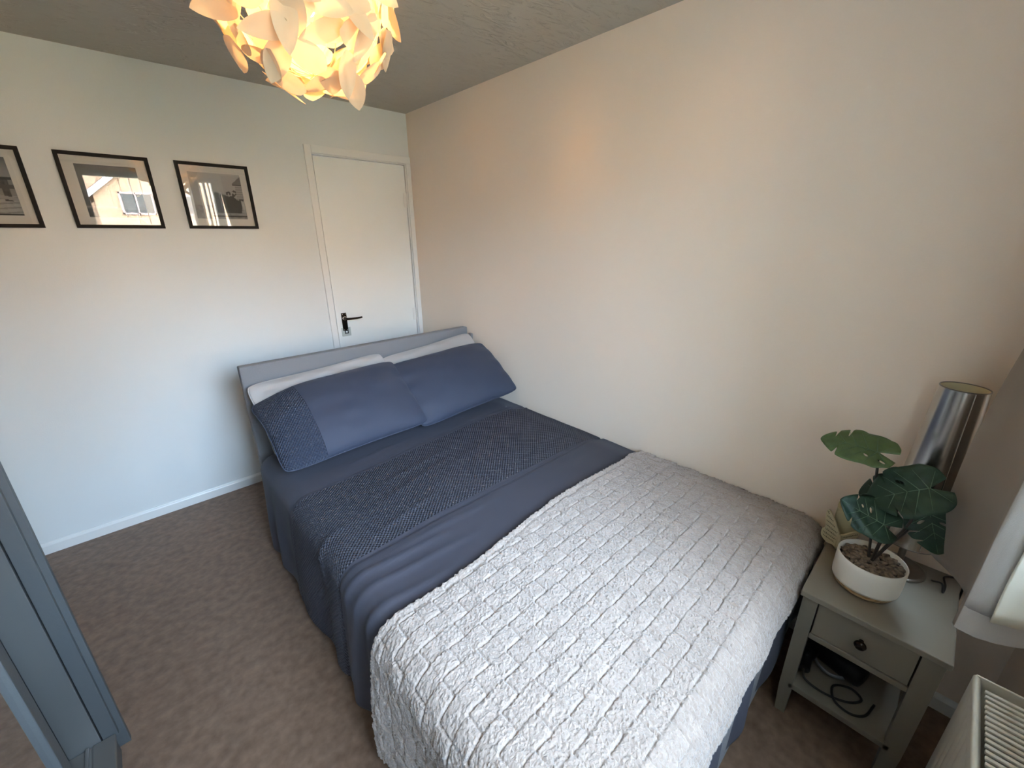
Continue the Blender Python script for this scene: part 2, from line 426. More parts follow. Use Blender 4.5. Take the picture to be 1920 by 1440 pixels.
# lining in the opening with a dark rebate, then architrave
boxes_off = lambda name, l, m, bevel=0: boxes(name, [([a-b for a, b in zip(lo, do)], [a-b for a, b in zip(hi, do)]) for lo, hi in l], m, door, bevel)
boxes_off('door_lining', [((DX0-0.02, 0.0, 0), (DX0-0.004, T, DT+0.02)), ((DX1+0.001, 0.0, 0), (DX1+0.02, T, DT+0.02)), ((DX0-0.004, 0.0, DT+0.004), (DX1+0.001, T, DT+0.02))], 'white_gloss')
boxes_off('door_stop', [((DX0-0.004, 0.048, 0), (DX0+0.012, 0.09, DT+0.004)), ((DX1-0.012, 0.048, 0), (DX1+0.001, 0.09, DT+0.004)), ((DX0, 0.048, DT-0.012), (DX1, 0.09, DT+0.004))], 'white_gloss')
AR = 0.046
boxes_off('architrave', [((DX0-AR, -0.014, 0), (DX0-0.006, 0.0, DT+0.052)), ((DX0-0.006, -0.014, DT+0.009), (-0.0005, 0.0, DT+0.052)), ((DX1+0.006, -0.014, 0), (-0.0005, 0.0, DT+0.009))], 'white_gloss', 0.003)
for hz in (1.76, 0.95, 0.22):
    h = bmesh.new()
    for k in range(5):
        bmesh.ops.create_cone(h, cap_ends=True, segments=14, radius1=0.0055, radius2=0.0055, depth=0.0172,
                              matrix=Matrix.Translation((DX1+0.001-do[0], 0.0005, hz-0.036+0.018*k)))
    bm_box(h, (DX1-0.026-do[0], 0.003, hz-0.046), (DX1-0.001-do[0], 0.0065, hz+0.046))
    bm_obj('hinge', h, 'white_gloss', door)
# lever handle on a back plate, with a square tag below it
hx = -0.607
pl = dbox('handle_plate', (hx-0.018, -0.004, 0.900), (hx+0.018, 0.006, 1.024), 'dark_metal', 0.003)
lev = catmull([(hx-do[0], -0.004, 0.988), (hx-do[0], -0.030, 0.988), (hx-do[0]+0.006, -0.044, 0.988), (hx-do[0]+0.03, -0.048, 0.987), (hx-do[0]+0.07, -0.047, 0.986), (hx-do[0]+0.108, -0.045, 0.988)], 8)
rr = np.interp(np.linspace(0, 1, len(lev)), [0, .25, .4, 1], [0.009, 0.009, 0.0085, 0.006])
tube('lever', lev, rr, 'dark_metal', pl, 12)
lathe('rose', [(0.0, -0.001), (0.013, 0.0), (0.015, 0.004), (0.013, 0.009), (0.0, 0.010)], 'chrome', pl, 24).matrix_local = Matrix.Translation((hx-do[0], -0.004, 0.988)) @ Matrix.Rotation(math.radians(90), 4, 'X')
for sx, sz in ((-0.011, 1.016), (0.011, 1.016), (-0.011, 0.908), (0.011, 0.908)):
    lathe('screw', [(0.0, 0.0), (0.0034, 0.0005), (0.0030, 0.0018), (0, 0.002)], 'chrome', pl, 12).matrix_local = Matrix.Translation((hx+sx-do[0], -0.004, sz)) @ Matrix.Rotation(math.radians(90), 4, 'X')
mat('tag_grey', (0.50, 0.53, 0.49, 1), 0.5)
dt = dbox('lock_plate', (-0.634, 0.000, 0.862), (-0.572, 0.006, 0.922), 'tag_grey', 0.002)
boxes('lock_ring', [((-0.615-do[0], -0.003, 0.880), (-0.590-do[0], 0.0005, 0.885)), ((-0.615-do[0], -0.003, 0.899), (-0.590-do[0], 0.0005, 0.904)),
                    ((-0.615-do[0], -0.003, 0.885), (-0.610-do[0], 0.0005, 0.899)), ((-0.595-do[0], -0.003, 0.885), (-0.590-do[0], 0.0005, 0.899))], 'black_plastic', dt)
box('lock_button', (-0.608-do[0], -0.004, 0.887), (-0.597-do[0], 0.0005, 0.897), 'white_gloss', dt, 0.002)

# ------------------------------------------------------------------ window
win = struct(bpy.data.objects.new('window_1', None)); COL.objects.link(win); win.location = ((WX0+WX1)/2, YW-0.05, WZ0)
wof = tuple(win.location)
def wbx(name, lst, m, bevel=0.0, par=win): return boxes(name, [([a-b for a, b in zip(lo, wof)], [a-b for a, b in zip(hi, wof)]) for lo, hi in lst], m, par, bevel)
y0, y1 = YW-0.095, YW-0.035
wbx('window_frame', [((WX0, y0, WZ0), (WX0+0.05, y1, WZ1)), ((WX1-0.05, y0, WZ0), (WX1, y1, WZ1)), ((WX0, y0, WZ0), (WX1, y1, WZ0+0.05)), ((WX0, y0, WZ1-0.05), (WX1, y1, WZ1)), ((-0.875, y0, WZ0), (-0.775, y1, WZ1)), ((-0.732, y0, WZ0), (-0.714, y1, WZ1)), ((-0.655, y0, WZ0), (-0.575, y1, WZ1))], 'upvc', 0.004)
wbx('pane', [((WX0+0.05, YW-0.068, WZ0+0.05), (-0.875, YW-0.064, WZ1-0.05))], 'pane_glass')
for xa, xb in ((-0.775, -0.732), (-0.714, -0.655), (-0.575, WX1-0.05)):
    wbx('pane', [((xa, YW-0.068, WZ0+0.05), (xb, YW-0.064, WZ1-0.05))], 'pane_glass')
wbx('window_sill', [((WX0-0.03, YW-0.035, WZ0-0.022), (WX1+0.02, YW+0.022, WZ0+0.002))], 'white_gloss', 0.004)

bl = thing('vertical_blind', ((WX0+WX1)/2, YW-0.02, WZ1-0.03), 'open vertical blind with pale fabric slats hanging in the window recess', 'blind')
bo = tuple(bl.location)
box('head_rail', (WX0+0.01, YW-0.032, WZ1-0.03), (WX1-0.01, YW-0.002, WZ1-0.001), 'upvc', bl, 0.003, off=bo)
sl = None
for i in range(19):
    x = WX0+0.05+i*0.0842
    if sl is None:
        bm = bmesh.new(); bm_box(bm, (-0.0005, -0.0145, -1.13), (0.0005, SLAT-0.0145, -0.002)); sl = bm_obj('slat', bm, 'blind_fabric', bl); o = sl
    else:
        o = sl.copy(); COL.objects.link(o)
    o.location = (x-bo[0], 0, 0)

# ------------------------------------------------------------------ curtain on its pole
def path_at(t, pts): return catmull(pts, 14)
hemz, topz = 0.68, 2.17
hem = catmull([(-0.075, -3.175), (-0.115, -3.12), (-0.165, -3.05), (-0.182, -2.998), (-0.200, -2.984), (-0.235, -2.997), (-0.29, -3.036), (-0.345, -3.060), (-0.40, -3.062), (-0.455, -3.052), (-0.490, -3.046), (-0.502, -3.060), (-0.498, -3.095), (-0.475, -3.14), (-0.43, -3.195)], 10)
top = catmull([(-0.06, -3.165), (-0.09, -3.12), (-0.12, -3.09), (-0.15, -3.085), (-0.18, -3.09), (-0.20, -3.12), (-0.22, -3.15), (-0.26, -3.15), (-0.30, -3.12), (-0.34, -3.09), (-0.40, -3.085), (-0.50, -3.10), (-0.575, -3.12), (-0.59, -3.14), (-0.575, -3.150)], 10)
nz = 60
cur = thing('curtain', (-0.28, -3.10, hemz), 'taupe lined curtain hanging beside the window over the nightstand', 'curtain')
co = np.array(cur.location)
def curtain_sheet(i0, i1, z0, shift, wrinkle):
    P = np.zeros((i1-i0, nz, 3)); idx = np.arange(i0, i1)
    for k in range(nz):
        z = z0+(topz-z0)*(k/(nz-1)); b = sstep(0.9, 2.1, z)
        xy = hem[i0:i1]*(1-b)+top[i0:i1]*b
        P[:, k, :2] = xy; P[:, k, 2] = z
    w = wrinkle*(vnoise(idx[:, None]*0.22+np.zeros(nz), P[:, :, 2]*6, 5)-0.5)
    P[:, :, 0] += w+shift[0]; P[:, :, 1] += w*0.4+shift[1]
    return P-co
P = curtain_sheet(0, len(hem), hemz, (0, 0), 0.006)
grid_mesh('panel', P, 'curtain_fabric', cur, solid=0.0015)
k0 = 118
P = curtain_sheet(k0, len(hem), hemz+0.062, (-0.012, 0.001), 0.007)
P[:, :4, 0] -= 0.006*np.array([1, 1, .6, .3])
grid_mesh('lining', P, 'curtain_lining', cur, solid=0.001)
# stitched hems; window light on this turn is put into their lighter colour
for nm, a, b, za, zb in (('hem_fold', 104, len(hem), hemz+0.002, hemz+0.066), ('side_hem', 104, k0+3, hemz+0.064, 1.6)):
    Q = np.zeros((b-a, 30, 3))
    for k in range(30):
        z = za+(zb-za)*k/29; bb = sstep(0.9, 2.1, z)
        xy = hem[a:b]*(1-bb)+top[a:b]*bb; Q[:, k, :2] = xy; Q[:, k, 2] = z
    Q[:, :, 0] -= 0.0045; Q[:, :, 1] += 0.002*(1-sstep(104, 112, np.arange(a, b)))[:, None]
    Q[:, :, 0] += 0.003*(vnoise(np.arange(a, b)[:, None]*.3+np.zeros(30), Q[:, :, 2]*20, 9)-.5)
    grid_mesh(nm, Q-co, 'curtain_hem_lit', cur, solid=0.001)
rod = thing('curtain_pole', (-1.05, YW+0.10, 2.20), 'slim metal curtain pole above the window', 'curtain pole')
tube('pole', [(-0.86, 0, 0), (0, 0, 0), (0.98, 0, 0)], 0.011, 'chrome', rod, 12)
for x in (-0.875, 0.99):
    lathe('finial', [(0, -0.02), (0.018, -0.01), (0.02, 0), (0.018, 0.01), (0, 0.02)], 'chrome', rod, 20).location = (x, 0, 0)
for x in (-0.8, 0.9):
    boxes('bracket', [((x-0.008, -0.10, -0.012), (x+0.008, -0.011, 0.0)), ((x-0.02, -0.0995, -0.035), (x+0.02, -0.095, 0.02))], 'chrome', rod)

# ------------------------------------------------------------------ radiator
RX1, RX0, RY1, RY0, RZ = -0.452, -1.50, -3.112, -3.205, 0.55
rad = thing('radiator', ((RX0+RX1)/2, RY0, 0.14), 'white panel radiator with slotted top grille under the window', 'radiator')
ro = tuple(rad.location)
# front panel: ribbed
n = 240; prof = []
for i in range(n+1):
    x = RX0+(RX1-RX0)*i/n; ph = ((RX1-x-0.035) % 0.033)/0.033
    rib = 0.0 if x > RX1-0.035 or x < RX0+0.035 else 0.009*math.exp(-((ph-0.5)/0.18)**2)
    prof.append((x, rib))
zs = [0.14, 0.155, 0.175, 0.185, 0.505, 0.515, 0.535, 0.545, RZ]
P = np.zeros((n+1, len(zs), 3))
for i, (x, rib) in enumerate(prof):
    for j, z in enumerate(zs):
        a = 1.0 if 0.185 <= z <= 0.505 else 0.0
        yy = RY1 - (0.004 if z in (zs[0], zs[-1]) else 0) - rib*a
        P[i, j] = (x-ro[0], yy-ro[1], z-ro[2])
grid_mesh('front_panel', P, 'radiator_white', rad, solid=0.012, offset=1.0)
box('back_panel', (RX0, RY0-0.012, 0.14), (RX1, RY0, RZ-0.012), 'radiator_white', rad, 0.003, off=ro)
box('side_panel', (RX1-0.001, RY0, 0.15), (RX1+0.004, RY1-0.004, RZ), 'radiator_white', rad, 0.002, off=ro)
box('side_panel', (RX0-0.004, RY0, 0.15), (RX0+0.001, RY1-0.004, RZ), 'radiator_white', rad, 0.002, off=ro)
boxes('grille_rim', [((RX0, RY1-0.020, RZ-0.001), (RX1, RY1-0.006, RZ+0.004)), ((RX0, RY0, RZ-0.001), (RX1, RY0+0.020, RZ+0.004)), ((RX1-0.030, RY0+0.020, RZ-0.001), (RX1, RY1-0.020, RZ+0.004)), ((RX0, RY0+0.020, RZ-0.001), (RX0+0.03, RY1-0.020, RZ+0.004))], 'radiator_white', rad, 0.001)
bm = bmesh.new(); bm_box(bm, (-0.0038, RY0+0.017-ro[1], RZ-0.002-ro[2]), (0.0038, RY1-0.017-ro[1], RZ+0.004-ro[2]), 0.0012); base = None
nb = int((RX1-RX0-0.06)/0.0152)
for i in range(nb):
    x = RX1-0.030-0.0152*(i+1)+0.0030
    if base is None: base = bm_obj('grille_bar', bm, 'radiator_white', rad); o = base
    else: o = base.copy(); COL.objects.link(o)
    o.location = (x-ro[0], 0, 0)
boxes('convector_fins', [((RX0+0.04, RY0+0.004, 0.2), (RX1-0.04, RY1-0.020, 0.44))], 'wardrobe_dark', rad)
tube('pipe', [(RX1-0.03-ro[0], 0.03, 0.16-ro[2]), (RX1+0.03-ro[0], 0.03, 0.15-ro[2]), (RX1+0.035-ro[0], 0.03, 0.10-ro[2]), (RX1+0.035-ro[0], 0.03, 0.0-ro[2])], 0.0075, 'chrome', rad, 10)
for x in (RX0+0.15, RX1-0.15):
    box('wall_bracket', (x-0.015, YW+0.0005, 0.25), (x+0.015, RY0-0.010, 0.40), 'radiator_white', rad, 0, off=ro)

# ------------------------------------------------------------------ wardrobe with sliding mirror doors
WY = -1.388; WH = 2.18; PZ = 0.08
wd = thing('wardrobe', (-2.34, -2.3, 0), 'grey fitted wardrobe with sliding mirror doors along the side wall', 'wardrobe')
o_ = tuple(wd.location)
def wb(name, lo, hi, m, bevel=0.0, par=wd): return box(name, lo, hi, m, par, bevel, off=o_)
wb('end_panel', (XL+0.002, WY-0.017, 0), (-2.010, WY, WH), 'wardrobe_grey', 0.001)
wb('inner_strip', (-2.058, WY-0.034, PZ-0.01), (-2.024, WY-0.018, WH-0.03), 'wardrobe_grey', 0.001)
wb('inner_strip', (-2.132, WY-0.034, PZ-0.01), (-2.062, WY-0.018, WH-0.03), 'wardrobe_satin', 0.001)
wb('end_panel', (XL+0.002, YW+0.006, 0), (-2.010, YW+0.024, WH), 'wardrobe_grey', 0.001)
wb('top_panel', (XL+0.002, YW+0.024, WH-0.03), (-2.012, WY-0.017, WH), 'wardrobe_grey', 0.001)
wb('plinth', (XL+0.01, YW+0.024, 0), (-2.034, WY-0.034, PZ-0.012), 'wardrobe_grey')
wb('back_panel', (XL+0.002, YW+0.024, PZ), (XL+0.012, WY-0.04, WH-0.03), 'wardrobe_grey')
tr = wb('bottom_track', (-2.155, YW+0.026, PZ-0.012), (-2.030, WY-0.036, PZ-0.004), 'track_alu')
wb('track_lip', (-2.080, YW+0.026, PZ-0.004), (-2.030, WY-0.036, PZ), 'track_alu', 0.001, tr).matrix_parent_inverse = Matrix()
wb('track_lip', (-2.096, YW+0.026, PZ-0.004), (-2.088, WY-0.036, PZ+0.004), 'track_alu', 0.001, tr)
def mirror_door(yf, yn, xf):
    d = bpy.data.objects.new('sliding_door', None); COL.objects.link(d); d.parent = wd; d.location = (0, 0, 0)
    z0, z1, s = PZ+0.006, WH-0.034, 0.042
    for lo, hi in (((xf-0.022, yf-s, z0), (xf, yf, z1)), ((xf-0.022, yn, z0), (xf, yn+s, z1))): wb('stile', lo, hi, 'wardrobe_grey', 0.002, d)
    for za, zb in ((z0, z0+0.03), (z1-0.03, z1)): wb('rail', (xf-0.022, yn+s, za), (xf, yf-s, zb), 'wardrobe_grey', 0.002, d)
    wb('mirror', (xf-0.016, yn+s, z0+0.03), (xf-0.010, yf-s, z1-0.03), 'mirror', 0, d)
mirror_door(-1.720, -2.60, -2.045)
mirror_door(-1.90, YW+0.03, -2.090)
del mirror_door

# ------------------------------------------------------------------ bed
bed = thing('bed_frame', (-0.70, -1.68, 0), 'double bed frame with light grey fabric headboard against the wall', 'bed')
b_ = tuple(bed.location)
def bb(name, lo, hi, m, bevel=0.0, par=bed): return box(name, lo, hi, m, par, bevel, off=b_)
hb = bb('headboard', (-1.373, -0.622, 0.12), (-0.020, -0.572, 0.935), 'fabric_grey', 0.006)
bb('headboard_strut', (-0.0195, -0.66, 0.30), (-0.004, -0.63, 0.893), 'fabric_grey', 0.002)
bb('side_rail', (-1.37, -2.70, 0.12), (-1.335, -0.623, 0.31), 'fabric_grey', 0.006)
bb('side_rail', (-0.055, -2.70, 0.12), (-0.02, -0.665, 0.31), 'fabric_grey', 0.006)
bb('foot_rail', (-1.37, -2.735, 0.12), (-0.02, -2.701, 0.31), 'fabric_grey', 0.006)
for i in range(12):
    y = -0.74-i*0.17; bb('slat', (-1.333, y-0.035, 0.245), (-0.057, y+0.035, 0.262), 'pot_wood')
for x, y in ((-1.34, -0.66), (-0.06, -0.70), (-1.34, -2.68), (-0.06, -2.68)):
    bb('leg', (x-0.025, y-0.025, 0), (x+0.025, y+0.025, 0.119), 'black_plastic', 0.003)
mt = box('mattress', (-1.325, -2.685, 0.263), (-0.065, -0.668, 0.475), 'mattress_fabric', None, 0.03)
tag(mt, 'white double mattress under the navy duvet', 'mattress')

# cloth surface shared by duvet and throw -------------------------------------
SX, TY, ZT, RC = 1.335, 2.70, 0.535, 0.075
def drape(s, t, lift=0.0):
    """s: distance from the wall, t: distance from the back wall (metres along the cloth)"""
    s = np.asarray(s, float); t = np.asarray(t, float)
    R = RC+lift
    ds = np.maximum(s-SX, 0); dt = np.maximum(t-TY+0.03, 0)
    d = (ds**4+dt**4+1e-16)**0.25; th = np.arctan2(dt, ds)
    d = np.where((ds > 0) | (dt > 0), d, 0)
    arc = R*math.pi/2
    inn = d < arc
    out = np.where(inn, R*np.sin(np.minimum(d, arc)/R), R+0.03*(d-arc))
    dwn = np.where(inn, R*(1-np.cos(np.minimum(d, arc)/R)), R+(d-arc))
    x = -(np.minimum(s, SX)+out*np.cos(th)); y = -(np.minimum(t, TY-0.03)+out*np.sin(th)*0.85)
    z = ZT+lift-dwn
    # soft loft of the filling
    z = z + 0.016*(vnoise(s*3.1, t*2.6, 3)-0.5)*sstep(0.0, 0.15, s) - 0.030*(1-sstep(0.0, 0.16, s))
    z = z + 0.012*sstep(1.35, 1.6, t)*(1-sstep(2.4, 2.65, t))*sstep(0.1, 0.4, s)*(1-sstep(1.0, 1.35, s))
    # hanging folds on the long side and the foot
    hang = sstep(0.03, 0.40, ds)*(1-sstep(0, 0.05, dt))
    am = 0.012+0.013*sstep(1.6, 2.0, t)
    tt = t+0.05*ds
    fold = np.sin(tt*24+2.2*np.sin(tt*7))*0.6+(vnoise(tt*16, 0*tt, 11)-0.5)
    x = x - hang*(am*fold+0.008)
    hang2 = sstep(0.03, 0.3, dt)*(1-sstep(0, 0.05, ds))
    y = y - hang2*0.008*np.sin(s*21+np.sin(s*9))
    return np.stack([x, y, z], -1)

# duvet
sv = np.concatenate([np.linspace(0.014, 1.30, 110), np.linspace(1.305, SX+0.52, 75)])
tv = np.concatenate([np.linspace(0.80, 2.62, 200), np.linspace(2.63, 2.67+0.42, 50)])
S, Tt = np.meshgrid(sv, tv, indexing='ij')
D = drape(S, Tt)
N_ = grid_normals(D)
if N_[20, 100, 2] < 0: N_ = -N_
skew = 0.10*sstep(0.5, 1.45, S)                # head seam slants back towards the open side
sa = Tt-(1.19+skew*0.8)
seamA = np.exp(-(sa/0.006)**2)*0.004 + np.exp(-((sa+0.014)/0.010)**2)*-0.003
sb = Tt-1.752-0.02*np.sin(S*2.2)
seamB = -np.exp(-(sb/0.007)**2)*0.005 + 0.004*sstep(0, 0.02, sb)*(1-sstep(0.02, 0.2, sb))
# pulled creases fanning from the edge near the seam
crease = np.zeros_like(S)
for (s0, t0, s1, t1, w, h) in ((1.02, 1.86, 1.55, 1.80, 0.012, 0.010), (0.95, 1.93, 1.60, 1.86, 0.014, 0.009), (1.1, 2.0, 1.7, 1.93, 0.016, 0.010), (0.75, 1.83, 1.35, 1.80, 0.014, 0.006),
                               (0.55, 1.30, 1.15, 1.42, 0.018, 0.006), (0.7, 1.40, 1.2, 1.55, 0.016, 0.005), (0.35, 1.38, 0.9, 1.50, 0.018, 0.005), (0.75, 1.10, 1.2, 1.16, 0.018, 0.007), (1.25, 1.55, 1.6, 1.62, 0.014, 0.007), (0.9, 1.62, 1.3, 1.69, 0.014, 0.005)):
    L2 = (s1-s0)**2+(t1-t0)**2; q = np.clip(((S-s0)*(s1-s0)+(Tt-t0)*(t1-t0))/L2, 0, 1)
    dist = np.hypot(S-(s0+q*(s1-s0)), Tt-(t0+q*(t1-t0)))
    crease += h*np.exp(-(dist/w)**2)*np.sin(np.pi*np.clip(q, 0.02, 0.98))
fine = 0.003*(vnoise(S*9, Tt*14, 21)-0.5)
D = D + N_*(seamA+seamB+crease+fine)[..., None]
D[..., 0] = np.minimum(D[..., 0], -0.012); D[..., 2] = np.maximum(D[..., 2], 0.02)
uv = np.stack([S, Tt-skew*0.8*(1-sstep(1.2, 1.7, Tt))], -1)
dv = grid_mesh('duvet', D, 'duvet_cotton', None, uv=uv, solid=0.02, offset=-1.0)
tag(dv, 'navy cotton duvet with a quilted band draped over the bed', 'duvet')

# throw: carved sherpa squares ---------------------------------------------------
def throw_edge(s): return 1.985+0.05*sstep(0.0, 1.4, s)+0.012*np.sin(s*7)
su = np.linspace(0.012, SX+0.50, 940); q = np.linspace(0, 1, 420)
S = np.broadcast_to(su[:, None], (len(su), len(q))).copy()
t0 = throw_edge(su)[:, None]; t1 = (TY+0.105+0.012*np.sin(su*5))[:, None]
Tt = t0+(t1-t0)*q[None, :]
Bs = drape(S, Tt, 0.006)
N_ = grid_normals(Bs)
if N_[200, 120, 2] < 0: N_ = -N_
wob = 0.006*(vnoise(S*9, Tt*9, 31)-0.5)
wob2 = 0.006*(vnoise(S*9, Tt*9, 33)-0.5)
tile = 0.0505; gu = (S+wob)/tile; gv = (Tt+wob2)/tile
fu = np.abs(gu-np.round(gu))*tile; fv = np.abs(gv-np.round(gv))*tile
check = np.tanh(6*np.sin(np.pi*gu)*np.sin(np.pi*gv))
ev = lambda a, b: np.where((np.round(a)+np.floor(b)) % 2 == 0, 1.0, 0.22)
groove = np.exp(-(fu/0.0023)**2)*ev(gu, gv)+np.exp(-(fv/0.0023)**2)*np.where((np.floor(gu)+np.round(gv)) % 2 == 1, 1.0, 0.22)
ease = np.minimum(sstep(0, 0.028, (Tt-t0)), sstep(0, 0.028, (t1-Tt)))
fluff = 0.0030*(vnoise(S*170, Tt*170, 41)-0.5)+0.0030*(vnoise(S*330, Tt*330, 43)-0.5)+0.003*(vnoise(S*22, Tt*22, 45)-0.5)
hh = 0.013+ease*(0.0016*check-0.0072*np.minimum(groove, 1.1))+fluff
rim = np.exp(-((Tt-t0-0.020)/0.006)**2)+np.exp(-((t1-Tt-0.020)/0.006)**2)
hh = hh-0.003*rim
broad = 0.010*np.maximum(0, vnoise(S*2.3+3, Tt*3.1, 51)-0.45)
Bs = Bs+N_*(hh+broad)[..., None]
# ragged woolly hems
edge = 0.005*(vnoise(su*160, su*0, 61)-0.5)
Bs[:, 0, 1] += edge*1.4; Bs[:, 1, 1] += edge*0.9; Bs[:, -1, 2] += edge*1.6; Bs[:, -2, 2] += edge
Bs[..., 0] = np.minimum(Bs[..., 0], -0.010); Bs[..., 2] = np.maximum(Bs[..., 2], 0.015)
rows = [Bs[:, :1]-N_[:, :1]*0.011, Bs, Bs[:, -1:]-N_[:, -1:]*0.011]          # turned-under hems
Bs = np.concatenate(rows, 1)
Bs = np.concatenate([Bs, Bs[-1:]+np.array([0.011, 0, -0.002])], 0)
Bs[..., 2] = np.maximum(Bs[..., 2], 0.006)
th = grid_mesh('throw_blanket', Bs, 'sherpa', None)
tag(th, 'beige fleece throw with carved squares across the foot of the bed', 'blanket')

# pillows -----------------------------------------------------------------------
def pillow(name, L, Wd, Hh, bottom_mid, tilt, yaw, roll, m, label, quilt=None, group=None, seed=1, droop=(0, 0, 0, 0), crumple=0.006, nu=90, nv=64):
    """local u along the length (x), v up the slope; bottom_mid = middle of the lower edge"""
    root = thing(name, bottom_mid, label, 'pillow', group)
    u = np.linspace(-1, 1, nu); v = np.linspace(-1, 1, nv); U, V = np.meshgrid(u, v, indexing='ij')
    def face(sgn):
        ex = 1-0.055*(1-np.abs(V)**2)*np.abs(U)**6*0 ; 
        cr_ = 0.055*(np.abs(U)*np.abs(V))**7
        X = U*L/2*(1-0.035*(1-V**2)*np.abs(U)**3-cr_); Y = V*Wd/2*(1-0.05*(1-U**2)*np.abs(V)**3-cr_*1.4)
        pu = np.clip(1-np.abs(U)**2.6, 0, 1); pv = np.clip(1-np.abs(V)**2.2, 0, 1)
        Z = sgn*Hh/2*(pu**0.52)*(pv**0.60)+sgn*0.004*(pu*pv)**0.2
        fade = (pu*pv)**0.35
        Z = Z+sgn*fade*crumple*(vnoise(U*4+seed*7, V*4, seed)-0.5)*2
        # gathers along the short edges
        Z = Z+sgn*fade*0.006*np.sin(V*13+seed)*np.exp(-((1-np.abs(U))/0.22)**2)
        c = np.zeros_like(U)
        for (cu, cv, w) in ((-1, 1, droop[0]), (1, 1, droop[1]), (-1, -1, droop[2]), (1, -1, droop[3])):
            c += w*np.exp(-(((U-cu)/0.42)**2+((V-cv)/0.6)**2))
        Z = Z-c
        return np.stack([X, Y, Z], -1)
    M = (Matrix.Rotation(yaw, 4, 'Z') @ Matrix.Rotation(roll, 4, 'Y') @ Matrix.Rotation(tilt, 4, 'X') @ Matrix.Translation((0, Wd/2, Hh*0.30)))
    R = np.array(M)
    uvv = np.stack([(U+1)/2*L, (V+1)/2*Wd], -1)
    def put(nm, P, mm, par, uvx):
        Q = P@R[:3, :3].T+R[:3, 3]
        return grid_mesh(nm, Q, mm, par, uv=uvx)
    A = face(1); B = face(-1)
    # one closed cover: front and back joined along the rim
    front = put('pillow_cover', A, m, root, uvv)
    back = put('pillow_cover', B[::-1], m, root, uvv[::-1])
    # join both sheets into one closed mesh
    bm = bmesh.new(); bm.from_mesh(front.data); bm.from_mesh(back.data); bmesh.ops.remove_doubles(bm, verts=bm.verts, dist=0.0006)
    bmesh.ops.recalc_face_normals(bm, faces=bm.faces)
    bm.to_mesh(front.data); bm.free(); front.data.update()
    front.data.polygons.foreach_set('use_smooth', [True]*len(front.data.polygons))
    bpy.data.objects.remove(back)
    # piped seam round the rim
    ring = np.concatenate([A[:, 0], A[-1, 1:], A[-2::-1, -1], A[0, -2:0:-1]])
    ring = ring@R[:3, :3].T+R[:3, 3]
    vv, ff = tube_data(np.vstack([ring, ring[:2]]), 0.0028, 6, False)
    pobj('seam', vv, ff, m, root, True)
    if quilt:
        # border seam between quilted band and plain panel
        iu = int(nu*quilt); ln = A[iu, 1:-1]+np.array([0, 0, 0.0008]); ln = ln@R[:3, :3].T+R[:3, 3]
        vv, ff = tube_data(ln, 0.0016, 5); pobj('band_seam', vv, ff, m, root, True)
    return root

G = 'pillows propped at the headboard'
tl = math.radians
pillow('pillow', 0.70, 0.41, 0.078, (-1.012, -0.935, 0.568), tl(45), 0.0, tl(-3.0), 'pillow_white', 'pale grey pillow behind the navy pillow with the quilted end', group=G, seed=3, crumple=0.014)
pillow('pillow', 0.66, 0.41, 0.078, (-0.345, -0.935, 0.578), tl(45), 0.0, tl(-5.0), 'pillow_white', 'pale grey pillow behind the plain navy pillow by the wall', group=G, seed=5, crumple=0.014)
pillow('pillow', 0.70, 0.43, 0.15, (-0.365, -1.100, 0.555), tl(40), tl(0.0), tl(-3.0), 'pillowcase_plain', 'plain navy pillow against the right wall', group=G, seed=8, droop=(0, 0.025, 0, -0.005), crumple=0.004)
pillow('pillow', 0.72, 0.44, 0.16, (-1.022, -1.110, 0.555), tl(38), tl(1.0), tl(-1.2), 'pillowcase_quilted', 'navy pillow with a quilted end band', group=G, seed=12, quilt=0.26, droop=(0.085, 0, 0.0, 0), crumple=0.004)

# ------------------------------------------------------------------ nightstand
ns = thing('nightstand', (-0.205, -2.925, 0), 'grey painted nightstand with one drawer and an open shelf', 'nightstand')
n_ = tuple(ns.location)
def nb_(name, lo, hi, m='nightstand_grey', bevel=0.0015, par=ns): return box(name, lo, hi, m, par, bevel, off=n_)
nb_('top', (-0.411, -3.088, 0.490), (-0.006, -2.763, 0.510), bevel=0.003)
for x in (-0.398, -0.054):
    for ya, yb in ((-2.808, -2.770), (-3.081, -3.036)):
        taper = 0.010 if ya > -2.9 else -0.010
        v = []
        for z, k in ((0.0, 1.0), (0.115, 0.35), (0.489, 0.0)):
            a, b = (ya+taper*0, yb-max(taper, 0)*k) if taper > 0 else (ya-taper*k, yb)
            v += [(x-n_[0], a-n_[1], z), (x+0.040-n_[0]-0.006*k, a-n_[1], z), (x+0.040-n_[0]-0.006*k, b-n_[1], z), (x-n_[0], b-n_[1], z)]
        f = [(3, 2, 1, 0), (8, 9, 10, 11)]
        for j in (0, 4):
            for i in range(4): f.append((j+i, j+(i+1) % 4, j+4+(i+1) % 4, j+4+i))
        pobj('leg', v, f, 'nightstand_grey', ns)
nb_('rail', (-0.396, -3.036, 0.484), (-0.378, -2.808, 0.490), bevel=0)
nb_('rail', (-0.398, -3.036, 0.346), (-0.378, -2.808, 0.364))
nb_('side_panel', (-0.358, -2.800, 0.346), (-0.054, -2.786, 0.490)); nb_('side_panel', (-0.358, -3.066, 0.346), (-0.054, -3.050, 0.490))
nb_('back_panel', (-0.030, -3.036, 0.346), (-0.018, -2.808, 0.490))
dr = nb_('drawer', (-0.3955, -3.0322, 0.3672), (-0.376, -2.8118, 0.4806), bevel=0.0008)
nb_('drawer_box', (-0.3755, -3.020, 0.372), (-0.05, -2.824, 0.376), bevel=0, par=dr)
